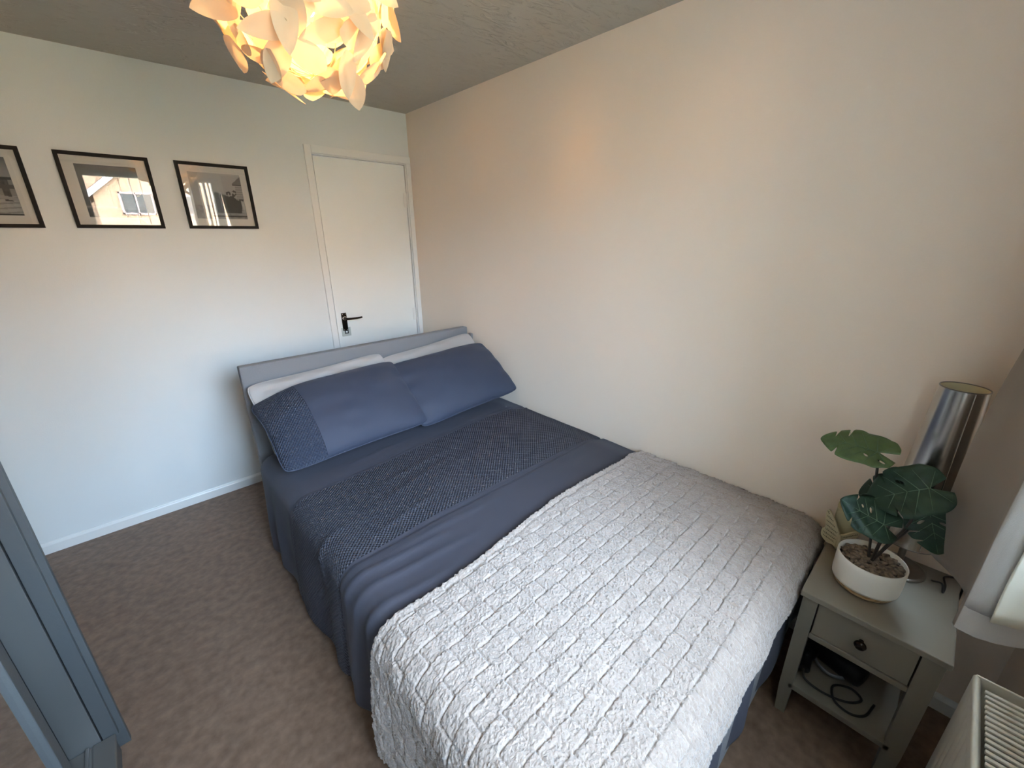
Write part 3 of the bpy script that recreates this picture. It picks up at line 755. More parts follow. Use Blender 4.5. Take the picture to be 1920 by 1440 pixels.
kb = lathe('knob', [(0.0, 0.0), (0.006, 0.0), (0.0055, 0.008), (0.009, 0.012), (0.0135, 0.016), (0.0145, 0.020), (0.012, 0.0255), (0.006, 0.028), (0.0, 0.0285)], 'dark_metal', dr, 28)
kb.matrix_local = Matrix.Translation((-0.3955-n_[0], -2.921-n_[1], 0.430)) @ Matrix.Rotation(math.radians(-90), 4, 'Y')
nb_('shelf', (-0.398, -3.050, 0.116), (-0.030, -2.795, 0.136))
nb_('rail', (-0.030, -3.036, 0.100), (-0.018, -2.808, 0.150), bevel=0)

# black hair dryer with its cord on the shelf
hd = thing('hair_dryer', (-0.25, -2.88, 0.136), 'black hair dryer with coiled cord on the nightstand shelf', 'hair dryer')
bx_ = lathe('barrel', [(0.0, -0.085), (0.030, -0.085), (0.036, -0.075), (0.042, -0.03), (0.046, 0.02), (0.045, 0.055), (0.038, 0.075), (0.0, 0.08)], 'black_plastic', hd, 32)
bx_.matrix_local = Matrix.Translation((0.02, 0.0, 0.05)) @ Matrix.Rotation(math.radians(70), 4, 'Z') @ Matrix.Rotation(math.radians(86), 4, 'Y')
rg = lathe('trim_ring', [(0.0435, 0.018), (0.0475, 0.020), (0.0475, 0.030), (0.0435, 0.032)], 'silver_plastic', hd, 32, closed=True)
rg.matrix_local = bx_.matrix_local
tube('handle', catmull([(0.04, 0.03, 0.05), (0.00, 0.055, 0.045), (-0.04, 0.065, 0.033), (-0.085, 0.062, 0.026)], 8), [0.024]*8+[0.020]*8+[0.018]*9, 'black_plastic', hd, 14)
tube('cord', catmull([(-0.085, 0.062, 0.026), (-0.105, 0.05, 0.010), (-0.11, 0.0, 0.0045), (-0.09, -0.06, 0.0045), (-0.05, -0.09, 0.0045), (-0.03, -0.06, 0.0045), (-0.06, -0.02, 0.005), (-0.11, -0.03, 0.0045), (-0.125, -0.07, 0.0045), (-0.10, -0.105, 0.0045), (-0.04, -0.12, 0.0045)], 10), 0.0036, 'cable_black', hd, 8)

# ------------------------------------------------------------------ table lamp
tlp = thing('table_lamp', (-0.083, -2.945, 0.510), 'table lamp with tall tapered metallic shade on the nightstand', 'lamp')
lathe('base', [(0.0, 0.0), (0.068, 0.0), (0.070, 0.003), (0.069, 0.008), (0.060, 0.011), (0.016, 0.015), (0.012, 0.020), (0.0, 0.020)], 'lamp_base', tlp, 48)
lathe('stem', [(0.009, 0.018), (0.009, 0.20), (0.016, 0.205), (0.016, 0.25), (0.0, 0.25)], 'lamp_base', tlp, 24)
sh = lathe('lamp_shade', [(0.0735, 0.115), (0.0505, 0.612)], 'shade_metal', tlp, 72)
lathe('shade_lining', [(0.0715, 0.1155), (0.0485, 0.6115)], 'shade_lining', sh, 72)
for z, r in ((0.115, 0.0728), (0.612, 0.0498)):
    a = np.linspace(0, 2*np.pi, 60); vv, ff = tube_data(np.stack([r*np.cos(a), r*np.sin(a), a*0+z], -1), 0.0018, 6, False); pobj('rim_wire', vv, ff, 'lamp_base', sh, True)
# folded seam of the shade
a = math.radians(205)
vv, ff = tube_data([(0.0738*math.cos(a), 0.0738*math.sin(a), 0.117), (0.0508*math.cos(a), 0.0508*math.sin(a), 0.610)], 0.0012, 6); pobj('shade_seam', vv, ff, 'shade_metal', sh)
for k in range(3):
    a = k*2.094+0.4; tube('spider_arm', [(0.012*math.cos(a), 0.012*math.sin(a), 0.235), (0.068*math.cos(a), 0.068*math.sin(a), 0.232)], 0.0015, 'lamp_base', tlp, 6)
lathe('bulb', [(0.0, 0.25), (0.012, 0.252), (0.014, 0.27), (0.026, 0.30), (0.028, 0.325), (0.018, 0.35), (0, 0.357)], 'pot_white', tlp, 24)
lc = tag(tube('lamp_cable', catmull([(-0.088, -3.026, 0.516), (-0.115, -3.045, 0.535), (-0.125, -3.052, 0.5145), (-0.085, -3.056, 0.5145), (-0.04, -3.052, 0.5145), (-0.020, -3.075, 0.515), (-0.012, -3.094, 0.512), (-0.010, -3.10, 0.45), (-0.010, -3.10, 0.25), (-0.014, -3.11, 0.12)], 10), 0.0028, 'cable_black', None, 8), 'thin black lamp cable trailing off the back of the nightstand', 'cable')
lc.name = 'lamp_cable'

# ------------------------------------------------------------------ potted plant
pc = (-0.263, -2.885, 0.510)
pp = thing('potted_monstera', pc, 'artificial monstera in a white pot with wooden foot on the nightstand', 'plant')
lathe('pot', [(0.0, 0.026), (0.0795, 0.0265), (0.0805, 0.034), (0.0812, 0.048), (0.0815, 0.080), (0.0815, 0.108), (0.080, 0.110), (0.0775, 0.108), (0.0765, 0.088), (0.0, 0.086)], 'pot_white', pp, 72)
lathe('wooden_foot', [(0.0, 0.0), (0.050, 0.0), (0.062, 0.003), (0.0725, 0.0120), (0.0790, 0.0255), (0.0790, 0.0265), (0.0, 0.0265)], 'pot_wood', pp, 72)
lathe('soil', [(0.0, 0.092), (0.075, 0.090), (0.076, 0.085)], 'soil', pp, 48)
bm = bmesh.new()
prnd = random.Random(3)
for k in range(230):
    a = prnd.random()*6.283; r = 0.071*math.sqrt(prnd.random()); s = 0.0040+0.0035*prnd.random()
    M = Matrix.Translation((r*math.cos(a), r*math.sin(a), 0.0935+0.004*prnd.random())) @ Matrix.Rotation(prnd.random()*6.28, 4, 'Z') @ Matrix.Rotation((prnd.random()-.5)*0.9, 4, 'X') @ Matrix.Diagonal((s*1.5, s, s*0.7, 1))
    bmesh.ops.create_icosphere(bm, subdivisions=2, radius=1.0, matrix=M)
tag(bm_obj('pebbles', bm, 'pebble', pp, True), kind='stuff')

def leaf_mesh(name, L, Wd, notches, holes, bend=0.3, cup=0.25, seed=0):
    """monstera leaf in local xy: petiole at origin, tip towards +y"""
    # outline of right half from basal notch to tip
    tt = np.linspace(0, 1, 60)
    def half(sg):
        pts = []
        for t in tt:
            y = -0.20+1.20*t if t > 0.0 else -0.2
            ang = t*math.pi
            w = math.sin(ang**1.0)**0.55*(1-0.55*t)*1.12
            # basal lobes reach behind the petiole
            yy = -0.30*math.cos(min(ang*1.9, math.pi))*(1 if t < 0.26 else 1) if t < 0.263 else None
            if yy is None: yy = 0.30+(t-0.263)/(1-0.263)*0.70
            x = w*0.5
            k = 1.0
            for (side, tc, dep, wid) in notches:
                if side == sg:
                    k -= dep*math.exp(-((t-tc)/wid)**2)
            pts.append((sg*max(x*k, 0.0)*Wd, (yy*0.92 + 0.0)*L))
        return pts
    R_ = half(1); L_ = half(-1)
    outline = [(0, 0.0)]+R_[1:]+L_[::-1][1:-1]
    cu = bpy.data.curves.new(name, 'CURVE'); cu.dimensions = '2D'; cu.fill_mode = 'BOTH'
    def spl(pts):
        s = cu.splines.new('POLY'); s.points.add(len(pts)-1)
        for p, q in zip(s.points, pts): p.co = (q[0], q[1], 0, 1)
        s.use_cyclic_u = True
    spl(outline)
    for (hx_, hy_, la, lb, an) in holes:
        pts = []
        for k in range(14):
            a = 2*math.pi*k/14; px = la*math.cos(a); py = lb*math.sin(a)
            pts.append((hx_*Wd+px*math.cos(an)-py*math.sin(an), hy_*L+px*math.sin(an)+py*math.cos(an)))
        spl(pts)
    tmp = bpy.data.objects.new('tmp', cu); COL.objects.link(tmp)
    dg = bpy.context.evaluated_depsgraph_get(); dg.update()
    me = bpy.data.meshes.new_from_object(tmp.evaluated_get(dg))
    bpy.data.objects.remove(tmp); bpy.data.curves.remove(cu)
    bm = bmesh.new(); bm.from_mesh(me); bpy.data.meshes.remove(me)
    bmesh.ops.remove_doubles(bm, verts=bm.verts, dist=1e-5)
    bmesh.ops.triangulate(bm, faces=bm.faces)
    for _ in range(4):
        es = [e for e in bm.edges if e.calc_length() > 0.014]
        if not es: break
        bmesh.ops.subdivide_edges(bm, edges=es, cuts=1); bmesh.ops.triangulate(bm, faces=bm.faces)
    for v in bm.verts:
        x, y = v.co.x, v.co.y
        v.co.z = -bend*max(y, 0)**2/L*1.1 - bend*0.5*max(-y, 0)**2/L + cup*abs(x) - cup*1.6*x*x/Wd + 0.0015*math.sin(abs(x)*190+y*120+seed)
    out = bmesh.ops.solidify(bm, geom=bm.faces[:], thickness=0.0009)
    m2 = bpy.data.meshes.new(name); bm.to_mesh(m2); bm.free()
    zf = lambda x, y: -bend*max(y, 0)**2/L*1.1 - bend*0.5*max(-y, 0)**2/L + cup*abs(x) - cup*1.6*x*x/Wd
    return m2, zf

def add_leaf(base, joint, tipdir, up, L, Wd, m, notches, holes, bend=0.3, cup=0.25, seed=0, mid=None):
    me, zf = leaf_mesh('leaf', L, Wd, notches, holes, bend, cup, seed)
    o = link('leaf', me, m, pp, True)
    y = Vector(tipdir).normalized(); z = Vector(up).normalized(); x = y.cross(z).normalized(); z = x.cross(y).normalized()
    j = Vector(joint)-Vector(pc)
    Mx = Matrix(((x.x, y.x, z.x, j.x), (x.y, y.y, z.y, j.y), (x.z, y.z, z.z, j.z), (0, 0, 0, 1)))
    o.matrix_local = Mx
    # veins
    bmv = bmesh.new(); 
    lines = [[(0, t*L*0.9) for t in np.linspace(0, 1, 10)]]
    for sg in (1, -1):
        for y_, dx, dy in ((0.02, 0.34, 0.10), (0.15, 0.36, 0.22), (0.32, 0.30, 0.22), (0.5, 0.2, 0.18), (0.0, 0.25, -0.18)):
            lines.append([(sg*dx*Wd*t, (y_+dy*t)*L) for t in np.linspace(0, 1, 7)])
    V = []; F = []
    for ln in lines:
        vv, ff = tube_data([(a, b, zf(a, b)+0.0008) for a, b in ln], np.linspace(0.0011, 0.0004, len(ln)), 5); n0 = len(V)
        V += list(vv); F += [tuple(i+n0 for i in f) for f in ff]
    pobj('veins', V, F, 'leaf_vein', o)
    b0 = Vector(base)-Vector(pc)
    mid = Vector(mid)-Vector(pc) if mid else (b0+j)/2+Vector((0, 0, 0.012))
    tube('stem', catmull([tuple(b0), tuple(b0*0.5+mid*0.5+Vector((0, 0, 0.006))), tuple(mid), tuple(j)], 8), 0.0034, 'stem_dark', pp, 8)

B0 = (-0.258, -2.885, 0.600)
# pale top leaf, nearly level
add_leaf((-0.255, -2.878, 0.60), (-0.262, -2.826, 0.944), (0.10, 0.99, 0.02), (-0.42, 0.05, 0.90), 0.150, 0.150, 'leaf_light',
         [(1, 0.55, 0.60, 0.018), (1, 0.76, 0.62, 0.016), (-1, 0.62, 0.62, 0.018)], [(-0.20, -0.10, 0.010, 0.0035, 1.2), (-0.17, 0.14, 0.007, 0.003, 1.0)], 0.10, 0.10, 1, mid=(-0.235, -2.852, 0.76))
# big dark leaf in front of the lamp
add_leaf(B0, (-0.272, -2.944, 0.890), (-0.35, 0.80, -0.42), (-0.60, -0.25, 0.74), 0.145, 0.165, 'leaf_dark',
         [(1, 0.58, 0.45, 0.020), (-1, 0.60, 0.5, 0.020)], [(0.17, 0.36, 0.009, 0.004, 0.9)], 0.35, 0.12, 2, mid=(-0.262, -2.93, 0.76))
# leaf behind it, hanging lower
add_leaf(B0, (-0.225, -2.955, 0.815), (-0.30, -0.30, -0.60), (-0.80, -0.1, 0.55), 0.135, 0.140, 'leaf_dark',
         [(1, 0.5, 0.6, 0.02), (1, 0.7, 0.5, 0.018), (-1, 0.6, 0.5, 0.018)], [(0.16, 0.30, 0.010, 0.0035, 0.5), (-0.17, 0.34, 0.010, 0.0035, -0.5)], 0.15, 0.10, 3, mid=(-0.235, -2.93, 0.72))
# front leaf pointing to the bed
add_leaf(B0, (-0.315, -2.886, 0.764), (-0.16, 0.88, 0.30), (-0.66, -0.10, 0.74), 0.125, 0.135, 'leaf_dark',
         [(1, 0.68, 0.5, 0.02), (-1, 0.60, 0.5, 0.02)], [(0.13, 0.33, 0.008, 0.003, 0.7), (0.12, 0.50, 0.005, 0.0025, 0.7)], -0.10, 0.14, 4, mid=(-0.285, -2.888, 0.69))
# back leaf rising between them
add_leaf(B0, (-0.238, -2.905, 0.848), (-0.10, 0.85, -0.45), (-0.75, 0.0, 0.65), 0.120, 0.125, 'leaf_dark',
         [(1, 0.6, 0.5, 0.02), (-1, 0.55, 0.55, 0.02)], [(0.16, 0.30, 0.009, 0.0035, 0.8), (-0.15, 0.40, 0.008, 0.003, -0.7)], 0.15, 0.12, 5, mid=(-0.248, -2.895, 0.72))

# ------------------------------------------------------------------ butterfly ornament with script
orn = thing('butterfly_ornament', (-0.105, -2.800, 0.510), 'cream butterfly-shaped ornament printed with black script beside the plant pot', 'ornament')
oo = np.array(orn.location)
def plate(name, pts2, origin, ax, ay, thick, m, parent):
    ax = np.array(ax, float); ax /= np.linalg.norm(ax); ay = np.array(ay, float); ay -= ax*(ax@ay); ay /= np.linalg.norm(ay); nn = np.cross(ax, ay)
    n = len(pts2); v = [np.array(origin)+p[0]*ax+p[1]*ay+nn*thick/2 for p in pts2]+[np.array(origin)+p[0]*ax+p[1]*ay-nn*thick/2 for p in pts2]
    f = [tuple(range(n)), tuple(range(2*n-1, n-1, -1))]+[(i, n+i, n+(i+1) % n, (i+1) % n) for i in range(n)]
    return pobj(name, v, f, m, parent), (np.array(origin), ax, ay, nn)
def script(fr, rows, parent, thick, sd):
    O, ax, ay, nn = fr; V = []; F = []; rs = random.Random(sd)
    for (x0_, y0_, x1_, y1_) in rows:
        L_ = math.hypot(x1_-x0_, y1_-y0_); k = max(10, int(L_/0.0011)); P_ = []
        ph = rs.random()*6
        for i in range(k+1):
            t = i/k; w = t*L_/0.0052*2*math.pi+ph; am = 0.0022*(0.5+0.9*abs(math.sin(t*L_*170+ph)))
            px = x0_+(x1_-x0_)*t+0.0012*math.cos(w)*1.2; py = y0_+(y1_-y0_)*t+am*math.sin(w)
            P_.append(O+px*ax+py*ay+nn*(thick/2+0.0002))
        vv, ff = tube_data(P_, 0.00055, 4); n0 = len(V); V += list(vv); F += [tuple(a+n0 for a in q) for q in ff]
    pobj('script_lettering', V, F, 'ink', parent)
def rounded(pts, n=6): 
    P_ = catmull(np.array([(p[0], p[1], 0) for p in list(pts)+[pts[0]]]), n)[:-1]; return [(p[0], p[1]) for p in P_]
# left wing faces the camera; local frame: ax along the wing (towards the bed), ay up
wingL = rounded([(0.0, 0.0), (0.012, 0.006), (0.030, 0.004), (0.050, 0.018), (0.054, 0.040), (0.047, 0.056), (0.054, 0.080), (0.058, 0.108), (0.052, 0.116), (0.036, 0.100), (0.016, 0.072), (0.003, 0.050)])
w1, fr1 = plate('wing', wingL, np.array((-0.122, -2.792, 0.5105))-oo, (0.30, 0.95, 0), (0.12, 0, 1), 0.006, 'ornament_cream', orn)
if fr1[3][0] > 0: fr1 = (fr1[0], fr1[1], fr1[2], -fr1[3])
script(fr1, [(0.048, 0.104, 0.054, 0.112), (0.030, 0.086, 0.052, 0.096), (0.020, 0.070, 0.050, 0.080), (0.010, 0.054, 0.046, 0.064), (0.010, 0.042, 0.046, 0.050), (0.008, 0.030, 0.050, 0.036), (0.010, 0.019, 0.046, 0.024)], w1, 0.006, 1)
wingR = rounded([(0.0, 0.0), (0.012, 0.004), (0.030, 0.006), (0.044, 0.016), (0.050, 0.034), (0.058, 0.050), (0.066, 0.062), (0.050, 0.066), (0.030, 0.062), (0.012, 0.056), (0.0, 0.050)])
w2, fr2 = plate('wing', wingR, np.array((-0.124, -2.797, 0.5105))-oo, (0.75, -0.66, 0), (0.1, 0, 1), 0.006, 'ornament_cream', orn)
if fr2[3][0] > 0: fr2 = (fr2[0], fr2[1], fr2[2], -fr2[3])
script(fr2, [(0.006, 0.046, 0.056, 0.058), (0.004, 0.034, 0.044, 0.042), (0.006, 0.022, 0.040, 0.028)], w2, 0.006, 2)
lathe('body', [(0.0, 0.0), (0.005, 0.001), (0.006, 0.02), (0.005, 0.05), (0.0, 0.06)], 'ornament_cream', orn, 16).location = (-0.0185, 0.006, 0.0)
bm = bmesh.new(); bm_box(bm, (-0.028, -0.036, 0.0), (0.028, 0.036, 0.128), 0.004)
cb = bm_obj('candle_block', bm, 'candle_cream', None); cb.location = (-0.050, -2.796, 0.5103); cb.rotation_euler = (0, 0, math.radians(4))
tag(cb, 'plain square cream block standing behind the butterfly ornament', 'candle')

# ------------------------------------------------------------------ pictures
PB, PWD, PHT = 1.5635, 0.3234, 0.3214
def picture(x0, label, fn, mountw):
    r = thing('picture', (x0+PWD/2, -0.0005, PB), label, 'picture', 'black framed prints in a row')
    fw = 0.0150; w = PWD/2; d = 0.0165
    bm = bmesh.new()
    # mitred frame
    def bar(pts):
        vs = [bm.verts.new(p) for p in pts]; 
        for q in ((0, 1, 2, 3), (7, 6, 5, 4), (0, 4, 5, 1), (1, 5, 6, 2), (2, 6, 7, 3), (3, 7, 4, 0)): bm.faces.new([vs[i] for i in q])
    out = [(-w, 0), (w, 0), (w, PHT), (-w, PHT)]; inn = [(-w+fw, fw), (w-fw, fw), (w-fw, PHT-fw), (-w+fw, PHT-fw)]
    for i in range(4):
        a, b = out[i], out[(i+1) % 4]; c, e = inn[(i+1) % 4], inn[i]
        bar([(a[0], -d, a[1]), (b[0], -d, b[1]), (c[0], -d, c[1]), (e[0], -d, e[1]), (a[0], 0, a[1]), (b[0], 0, b[1]), (c[0], 0, c[1]), (e[0], 0, e[1])])
    bmesh.ops.recalc_face_normals(bm, faces=bm.faces)
    bm_obj('frame', bm, 'black_frame', r)
    mw = mountw
    boxes('mount', [((-w+fw, -0.0075, fw), (w-fw, -0.006, fw+mw[3])), ((-w+fw, -0.0075, PHT-fw-mw[1]), (w-fw, -0.006, PHT-fw)), ((-w+fw, -0.0075, fw+mw[3]), (-w+fw+mw[0], -0.006, PHT-fw-mw[1])), ((w-fw-mw[2], -0.0075, fw+mw[3]), (w-fw, -0.006, PHT-fw-mw[1]))], 'mount_white', r)
    nx, nz_ = 110, 110
    xs = np.linspace(-w+fw+0.002, w-fw-0.002, nx); zs_ = np.linspace(fw+0.002, PHT-fw-0.002, nz_)
    X, Z = np.meshgrid(xs, zs_, indexing='ij')
    P_ = np.stack([X, X*0-0.005, Z], -1)
    o = grid_mesh('print', P_, 'photo_print', r)
    xa, xb = -w+fw+mw[0], w-fw-mw[2]; za, zb = fw+mw[3], PHT-fw-mw[1]
    g = np.clip(fn((X-xa)/(xb-xa), (Z-za)/(zb-za)), 0.0, 1.0)
    colr = np.stack([g, g*0.97, g*0.93, np.ones_like(g)], -1).reshape(-1, 4)
    at = o.data.color_attributes.new('ink', 'FLOAT_COLOR', 'POINT'); at.data.foreach_set('color', colr.astype(np.float32).ravel())
    bm = bmesh.new(); bm_box(bm, (-w+fw-0.001, -0.0125, fw-0.001), (w-fw+0.001, -0.0115, PHT-fw+0.001)); bm_obj('glass', bm, 'picture_glass', r)
    box('backing', (-w+0.004, -0.0035, 0.004), (w-0.004, -0.0008, PHT-0.004), 'wardrobe_dark', r)
    return r
def pier(u, v):
    g = 0.16+0.14*sstep(0.6, 1.0, 1-v)+0.10*vnoise(u*6, v*5, 2)
    g = np.where(v > 0.66, 0.11+0.16*sstep(1.0, 0.66, v)+0.04*vnoise(u*5, v*9, 3), g)
    g = np.where(np.abs(v-0.645) < 0.022, 0.05, g)
    pl = (v < 0.34); g = np.where(pl, 0.20+0.12*(np.sin((v+0.10*(1-u))*75) > -0.55)+0.06*vnoise(u*30, v*30, 4), g)
    for c in (0.15, 0.42, 0.70, 0.88):
        g = np.where((np.abs(u-c-0.05*(v-0.4)) < 0.05) & (v > 0.25) & (v < 0.62), 0.055+0.05*vnoise(u*60, v*20, 5), g)
    g = np.where((np.abs(v-0.50) < 0.035), 0.09, g)
    g = np.where((np.abs(v-0.30-0.25*(0.9-u)) < 0.03), 0.30, g)
    g = np.where((np.abs(v-0.02) < 0.012), 0.03, g)
    return g
def shore(u, v):
    g = 0.06+0.05*vnoise(u*6, v*5, 6)+0.05*sstep(0.5, 1.0, v)
    hill = 0.62-0.25*np.abs(u-0.2)+0.05*vnoise(u*7, u*0, 7)
    g = np.where(v > hill, 0.10+0.10*vnoise(u*3, v*6, 8)*sstep(0.6, 1, v), g)
    g = np.where((v < 0.16), 0.05+0.02*vnoise(u*30, v*40, 9), g)
    g = np.where((np.abs(v-0.2) < 0.02) & (u < 0.5), 0.22, g)
    return g
def boat(u, v):
    g = 0.30+0.07*v+0.03*vnoise(u*4, v*4, 10)
    g = np.where(v < 0.30, 0.22+0.10*vnoise(u*26, v*30, 11), g)
    hull = (v < 0.60-0.42*np.abs(u-0.46)**1.1) & (v > 0.13+0.25*np.maximum(0, 0.44-u)) & (u > 0.42) & (u < 0.93-0.25*np.maximum(0, 0.25-v))
    g = np.where(hull, 0.055+0.02*vnoise(u*9, v*9, 12), g)
    g = np.where((np.abs(v-0.60+0.42*np.abs(u-0.46)**1.1) < 0.012) & (u > 0.42) & (u < 0.92), 0.25, g)
    g = np.where((u > 0.66) & (v < 0.66-0.3*np.abs(u-0.85)) & (v > 0.58-0.42*np.abs(u-0.46)**1.1) & (vnoise(u*34, v*34, 13) > 0.45), 0.06, g)
    tow = (u > 0.86) & (v > 0.45) & (v < 0.76); g = np.where(tow, 0.27+0.06*np.sin(v*120), g)
    roof = (v >= 0.76) & (v < 0.96-0.9*np.abs(u-1.0)) & (u > 0.82); g = np.where(roof, 0.15, g)
    g = np.where((np.abs(v-0.765) < 0.015) & (u > 0.82), 0.06, g)
    g = np.where((np.abs(v-0.06) < 0.02) & (u > 0.3), 0.06, g)
    return g
picture(-1.876-PWD, 'black framed print of a wooden jetty, furthest from the door', pier, (0.035, 0.030, 0.035, 0.034))
picture(-1.7756, 'black framed dark seascape print, middle one of the row', shore, (0.040, 0.033, 0.040, 0.034))
picture(-1.3505, 'black framed print of a beached boat, nearest the door', boat, (0.030, 0.030, 0.030, 0.036))

# ------------------------------------------------------------------ pendant lamp of paper leaves
LC = (-1.205, -1.60, 2.080)
pen = thing('pendant_lamp', (LC[0], LC[1], H), 'glowing pendant lamp of overlapping cream paper leaves', 'ceiling lamp')
lz = LC[2]-H
lathe('ceiling_rose', [(0.0, -0.0005), (0.045, -0.0005), (0.045, -0.006), (0.03, -0.018), (0.0, -0.020)], 'cord_white', pen, 32)
tube('cord', [(0, 0, -0.015), (0, 0, -0.06), (0, 0, lz+0.06)], 0.003, 'cord_white', pen, 8)
lathe('bulb_holder', [(0.0, lz+0.095), (0.016, lz+0.095), (0.018, lz+0.05), (0.014, lz+0.045), (0.0, lz+0.045)], 'cord_white', pen, 20)
bulb = lathe('bulb', [(0.0, lz+0.045), (0.012, lz+0.043), (0.018, lz+0.02), (0.028, lz-0.005), (0.028, lz-0.022), (0.018, lz-0.040), (0.0, lz-0.046)], 'bulb_glow', pen, 24)
GR = 0.166
gp = []
for i in range(4, 25):
    a = math.pi*i/24; gp.append((max(GR*math.sin(a), 0.0), lz+GR*math.cos(a)*0.98))
# wire net over the globe that the leaves hook on to
V = []; F = []
for k in range(12):
    a0 = k*math.pi/6
    ln = [((GR+0.004)*math.sin(b)*math.cos(a0+0.5*b), (GR+0.004)*math.sin(b)*math.sin(a0+0.5*b), lz+(GR+0.004)*math.cos(b)) for b in np.linspace(0.5, math.pi, 16)]
    vv, ff = tube_data(ln, 0.0011, 4); n0 = len(V); V += list(vv); F += [tuple(i+n0 for i in q) for q in ff]
pobj('wire_net', V, F, 'leaf_paper', pen)
def paper_leaf(L, Wd, curl, fold):
    nu_, nv_ = 11, 7; P_ = np.zeros((nu_, nv_, 3))
    for i in range(nu_):
        t = i/(nu_-1); w = Wd*0.5*2.42*(t+0.004)**0.55*(1-t)**0.80
        if i == nu_-1: w = 0.0008
        for j in range(nv_):
            q = (j/(nv_-1)-0.5)*2
            P_[i, j] = (w*q, t*L, curl*L*(t*t)+fold*abs(q)*w - 0.0)
    v = P_.reshape(-1, 3).tolist(); f = []
    for i in range(nu_-1):
        for j in range(nv_-1): f.append((i*nv_+j, i*nv_+j+1, (i+1)*nv_+j+1, (i+1)*nv_+j))
    me = mesh('leaf', v, f); me.materials.append(MATS['leaf_paper']); me.polygons.foreach_set('use_smooth', [True]*len(me.polygons)); return me
LM = [paper_leaf(0.118, 0.058, 0.10, 0.10), paper_leaf(0.104, 0.068, -0.10, 0.06), paper_leaf(0.118, 0.056, 0.08, 0.16), paper_leaf(0.098, 0.062, -0.04, -0.10)]
lr = random.Random(11); NL = 165; ga = math.pi*(3-math.sqrt(5))
for k in range(NL):
    cz = 0.72-1.70*(k+0.5)/NL; b = math.acos(max(-1, min(1, cz))); a = k*ga
    n_v = Vector((math.sin(b)*math.cos(a), math.sin(b)*math.sin(a), cz))
    n_v = (n_v+Vector((lr.uniform(-.15, .15), lr.uniform(-.15, .15), lr.uniform(-.15, .15)))).normalized()
    down = Vector((0, 0, -1)) if abs(n_v.z) < 0.9 else Vector((lr.uniform(-1, 1), lr.uniform(-1, 1), 0))
    tdir = (down-n_v*down.dot(n_v)).normalized(); side = n_v.cross(tdir)
    ang = lr.uniform(-2.3, 2.3); tdir = tdir*math.cos(ang)+side*math.sin(ang)
    lift = lr.choice((-0.10, -0.05, 0.0, 0.05, 0.10, 0.16, 0.32, 0.60))*(0.4 if n_v.z > 0.45 else 1)
    yv = (tdir+n_v*lift).normalized(); xv = yv.cross(n_v).normalized()
    tw = lr.uniform(-0.35, 0.35); zv = xv.cross(yv); xv2 = xv*math.cos(tw)+zv*math.sin(tw); zv = xv2.cross(yv)
    rad_ = GR+0.010+lr.uniform(0, 0.045)
    pos = n_v*rad_-yv*0.045+Vector((0, 0, lz))
    o = bpy.data.objects.new('leaf', LM[k % 4]); COL.objects.link(o); o.parent = pen
    o.matrix_local = Matrix(((xv2.x, yv.x, zv.x, pos.x), (xv2.y, yv.y, zv.y, pos.y), (xv2.z, yv.z, zv.z, pos.z), (0, 0, 0, 1)))

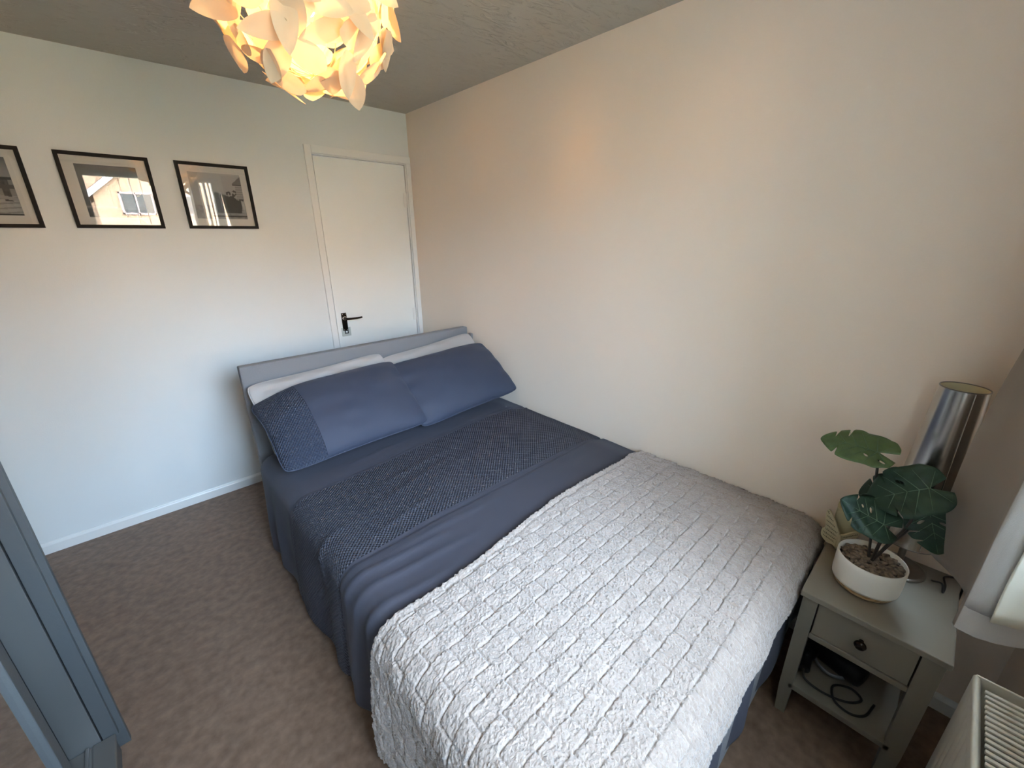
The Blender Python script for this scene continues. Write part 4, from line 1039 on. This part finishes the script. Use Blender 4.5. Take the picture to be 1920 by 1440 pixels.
# ------------------------------------------------------------------ outside: houses across the gardens
struct(box('ground', (-40, -60, -0.35), (40, YW-T-0.001, -0.25), 'paving'))
def house(name, label, x0, x1, yf, dep, zw, za, windows, framem):
    h = thing(name, ((x0+x1)/2, yf-dep/2, -0.25), label, 'house', 'brick houses across the gardens'); ho = tuple(h.location); xm = (x0+x1)/2
    v = [(x0, yf, -0.25), (x1, yf, -0.25), (x1, yf, zw), (xm, yf, za), (x0, yf, zw), (x0, yf-dep, -0.25), (x1, yf-dep, -0.25), (x1, yf-dep, zw), (xm, yf-dep, za), (x0, yf-dep, zw)]
    v = [[a-b for a, b in zip(p, ho)] for p in v]
    pobj('walls', v, [(0, 1, 2, 3, 4), (9, 8, 7, 6, 5), (0, 4, 9, 5), (1, 6, 7, 2)], 'brick_wall', h)
    for sgn, xa in ((-1, x0), (1, x1)):
        ov = 0.25*sgn; sl_ = (za-zw)/(xm-x0); zl = zw-0.25*sl_
        q = [(xm, za+0.06), (xa+ov, zl+0.06), (xa+ov, zl+0.16), (xm, za+0.16)]
        vv = [(a-ho[0], yf+0.18-ho[1], b-ho[2]) for a, b in q]+[(a-ho[0], yf-dep-0.18-ho[1], b-ho[2]) for a, b in q]
        pobj('roof_slope', vv, [(0, 1, 2, 3), (7, 6, 5, 4), (0, 4, 5, 1), (1, 5, 6, 2), (2, 6, 7, 3), (3, 7, 4, 0)], 'roof_tile', h)
        q = [(xm, za-0.12), (xa+ov, zl-0.12), (xa+ov, zl+0.13), (xm, za+0.13)]
        vv = [(a-ho[0], yf+0.20-ho[1], b-ho[2]) for a, b in q]+[(a-ho[0], yf+0.16-ho[1], b-ho[2]) for a, b in q]
        pobj('bargeboard', vv, [(0, 1, 2, 3), (7, 6, 5, 4), (0, 4, 5, 1), (1, 5, 6, 2), (2, 6, 7, 3), (3, 7, 4, 0)], 'fascia_white', h)
    for (wa, wb2, wc, wd2, nm, inner) in windows:
        fr_ = [((wa, yf, wc), (wa+0.07, yf+0.05, wd2)), ((wb2-0.07, yf, wc), (wb2, yf+0.05, wd2)), ((wa, yf, wc), (wb2, yf+0.05, wc+0.07)), ((wa, yf, wd2-0.07), (wb2, yf+0.05, wd2))]
        for i in range(1, nm):
            xx = wa+(wb2-wa)*i/nm; fr_.append(((xx-0.025, yf, wc), (xx+0.025, yf+0.05, wd2)))
        wf = boxes('window', [([a-b for a, b in zip(lo, ho)], [a-b for a, b in zip(hi, ho)]) for lo, hi in fr_], framem, h)
        box('pane', (wa+0.05, yf+0.004, wc+0.05), (wb2-0.05, yf+0.012, wd2-0.05), inner, wf, 0, off=ho)
    return h
house('house', 'sunlit brick house with white bargeboards and wide window seen across the garden', -1.55, 6.5, -22, 8, 3.30, 6.7, [(-0.79, 1.9, 2.45, 3.32, 5, 'house_glass'), (2.6, 4.2, 0.7, 2.1, 3, 'house_glass')], 'pink_frame')
house('house', 'tall brick house with pale curtained upper window behind the garden', -13, 0.5, -31, 8, 5.4, 8.6, [(-1.7, -0.5, 4.75, 5.6, 2, 'net_curtain'), (-6, -4, 4.2, 5.4, 3, 'house_glass'), (-10, -8, 4.2, 5.4, 3, 'house_glass')], 'fascia_white')
house('house', 'unseen brick house added beyond the left hand garden to block low sky', -26, -14.5, -26, 9, 5.0, 8.0, [(-22, -19, 3.4, 4.6, 3, 'house_glass')], 'fascia_white')  # out of view, added to close off the low sky on the left
house('house', 'unseen brick house added beyond the right hand garden to block low sky', 8, 20, -26, 9, 5.0, 8.0, [(11, 14, 3.4, 4.6, 3, 'house_glass')], 'fascia_white')  # also added out of view, screens the horizon sky on the right
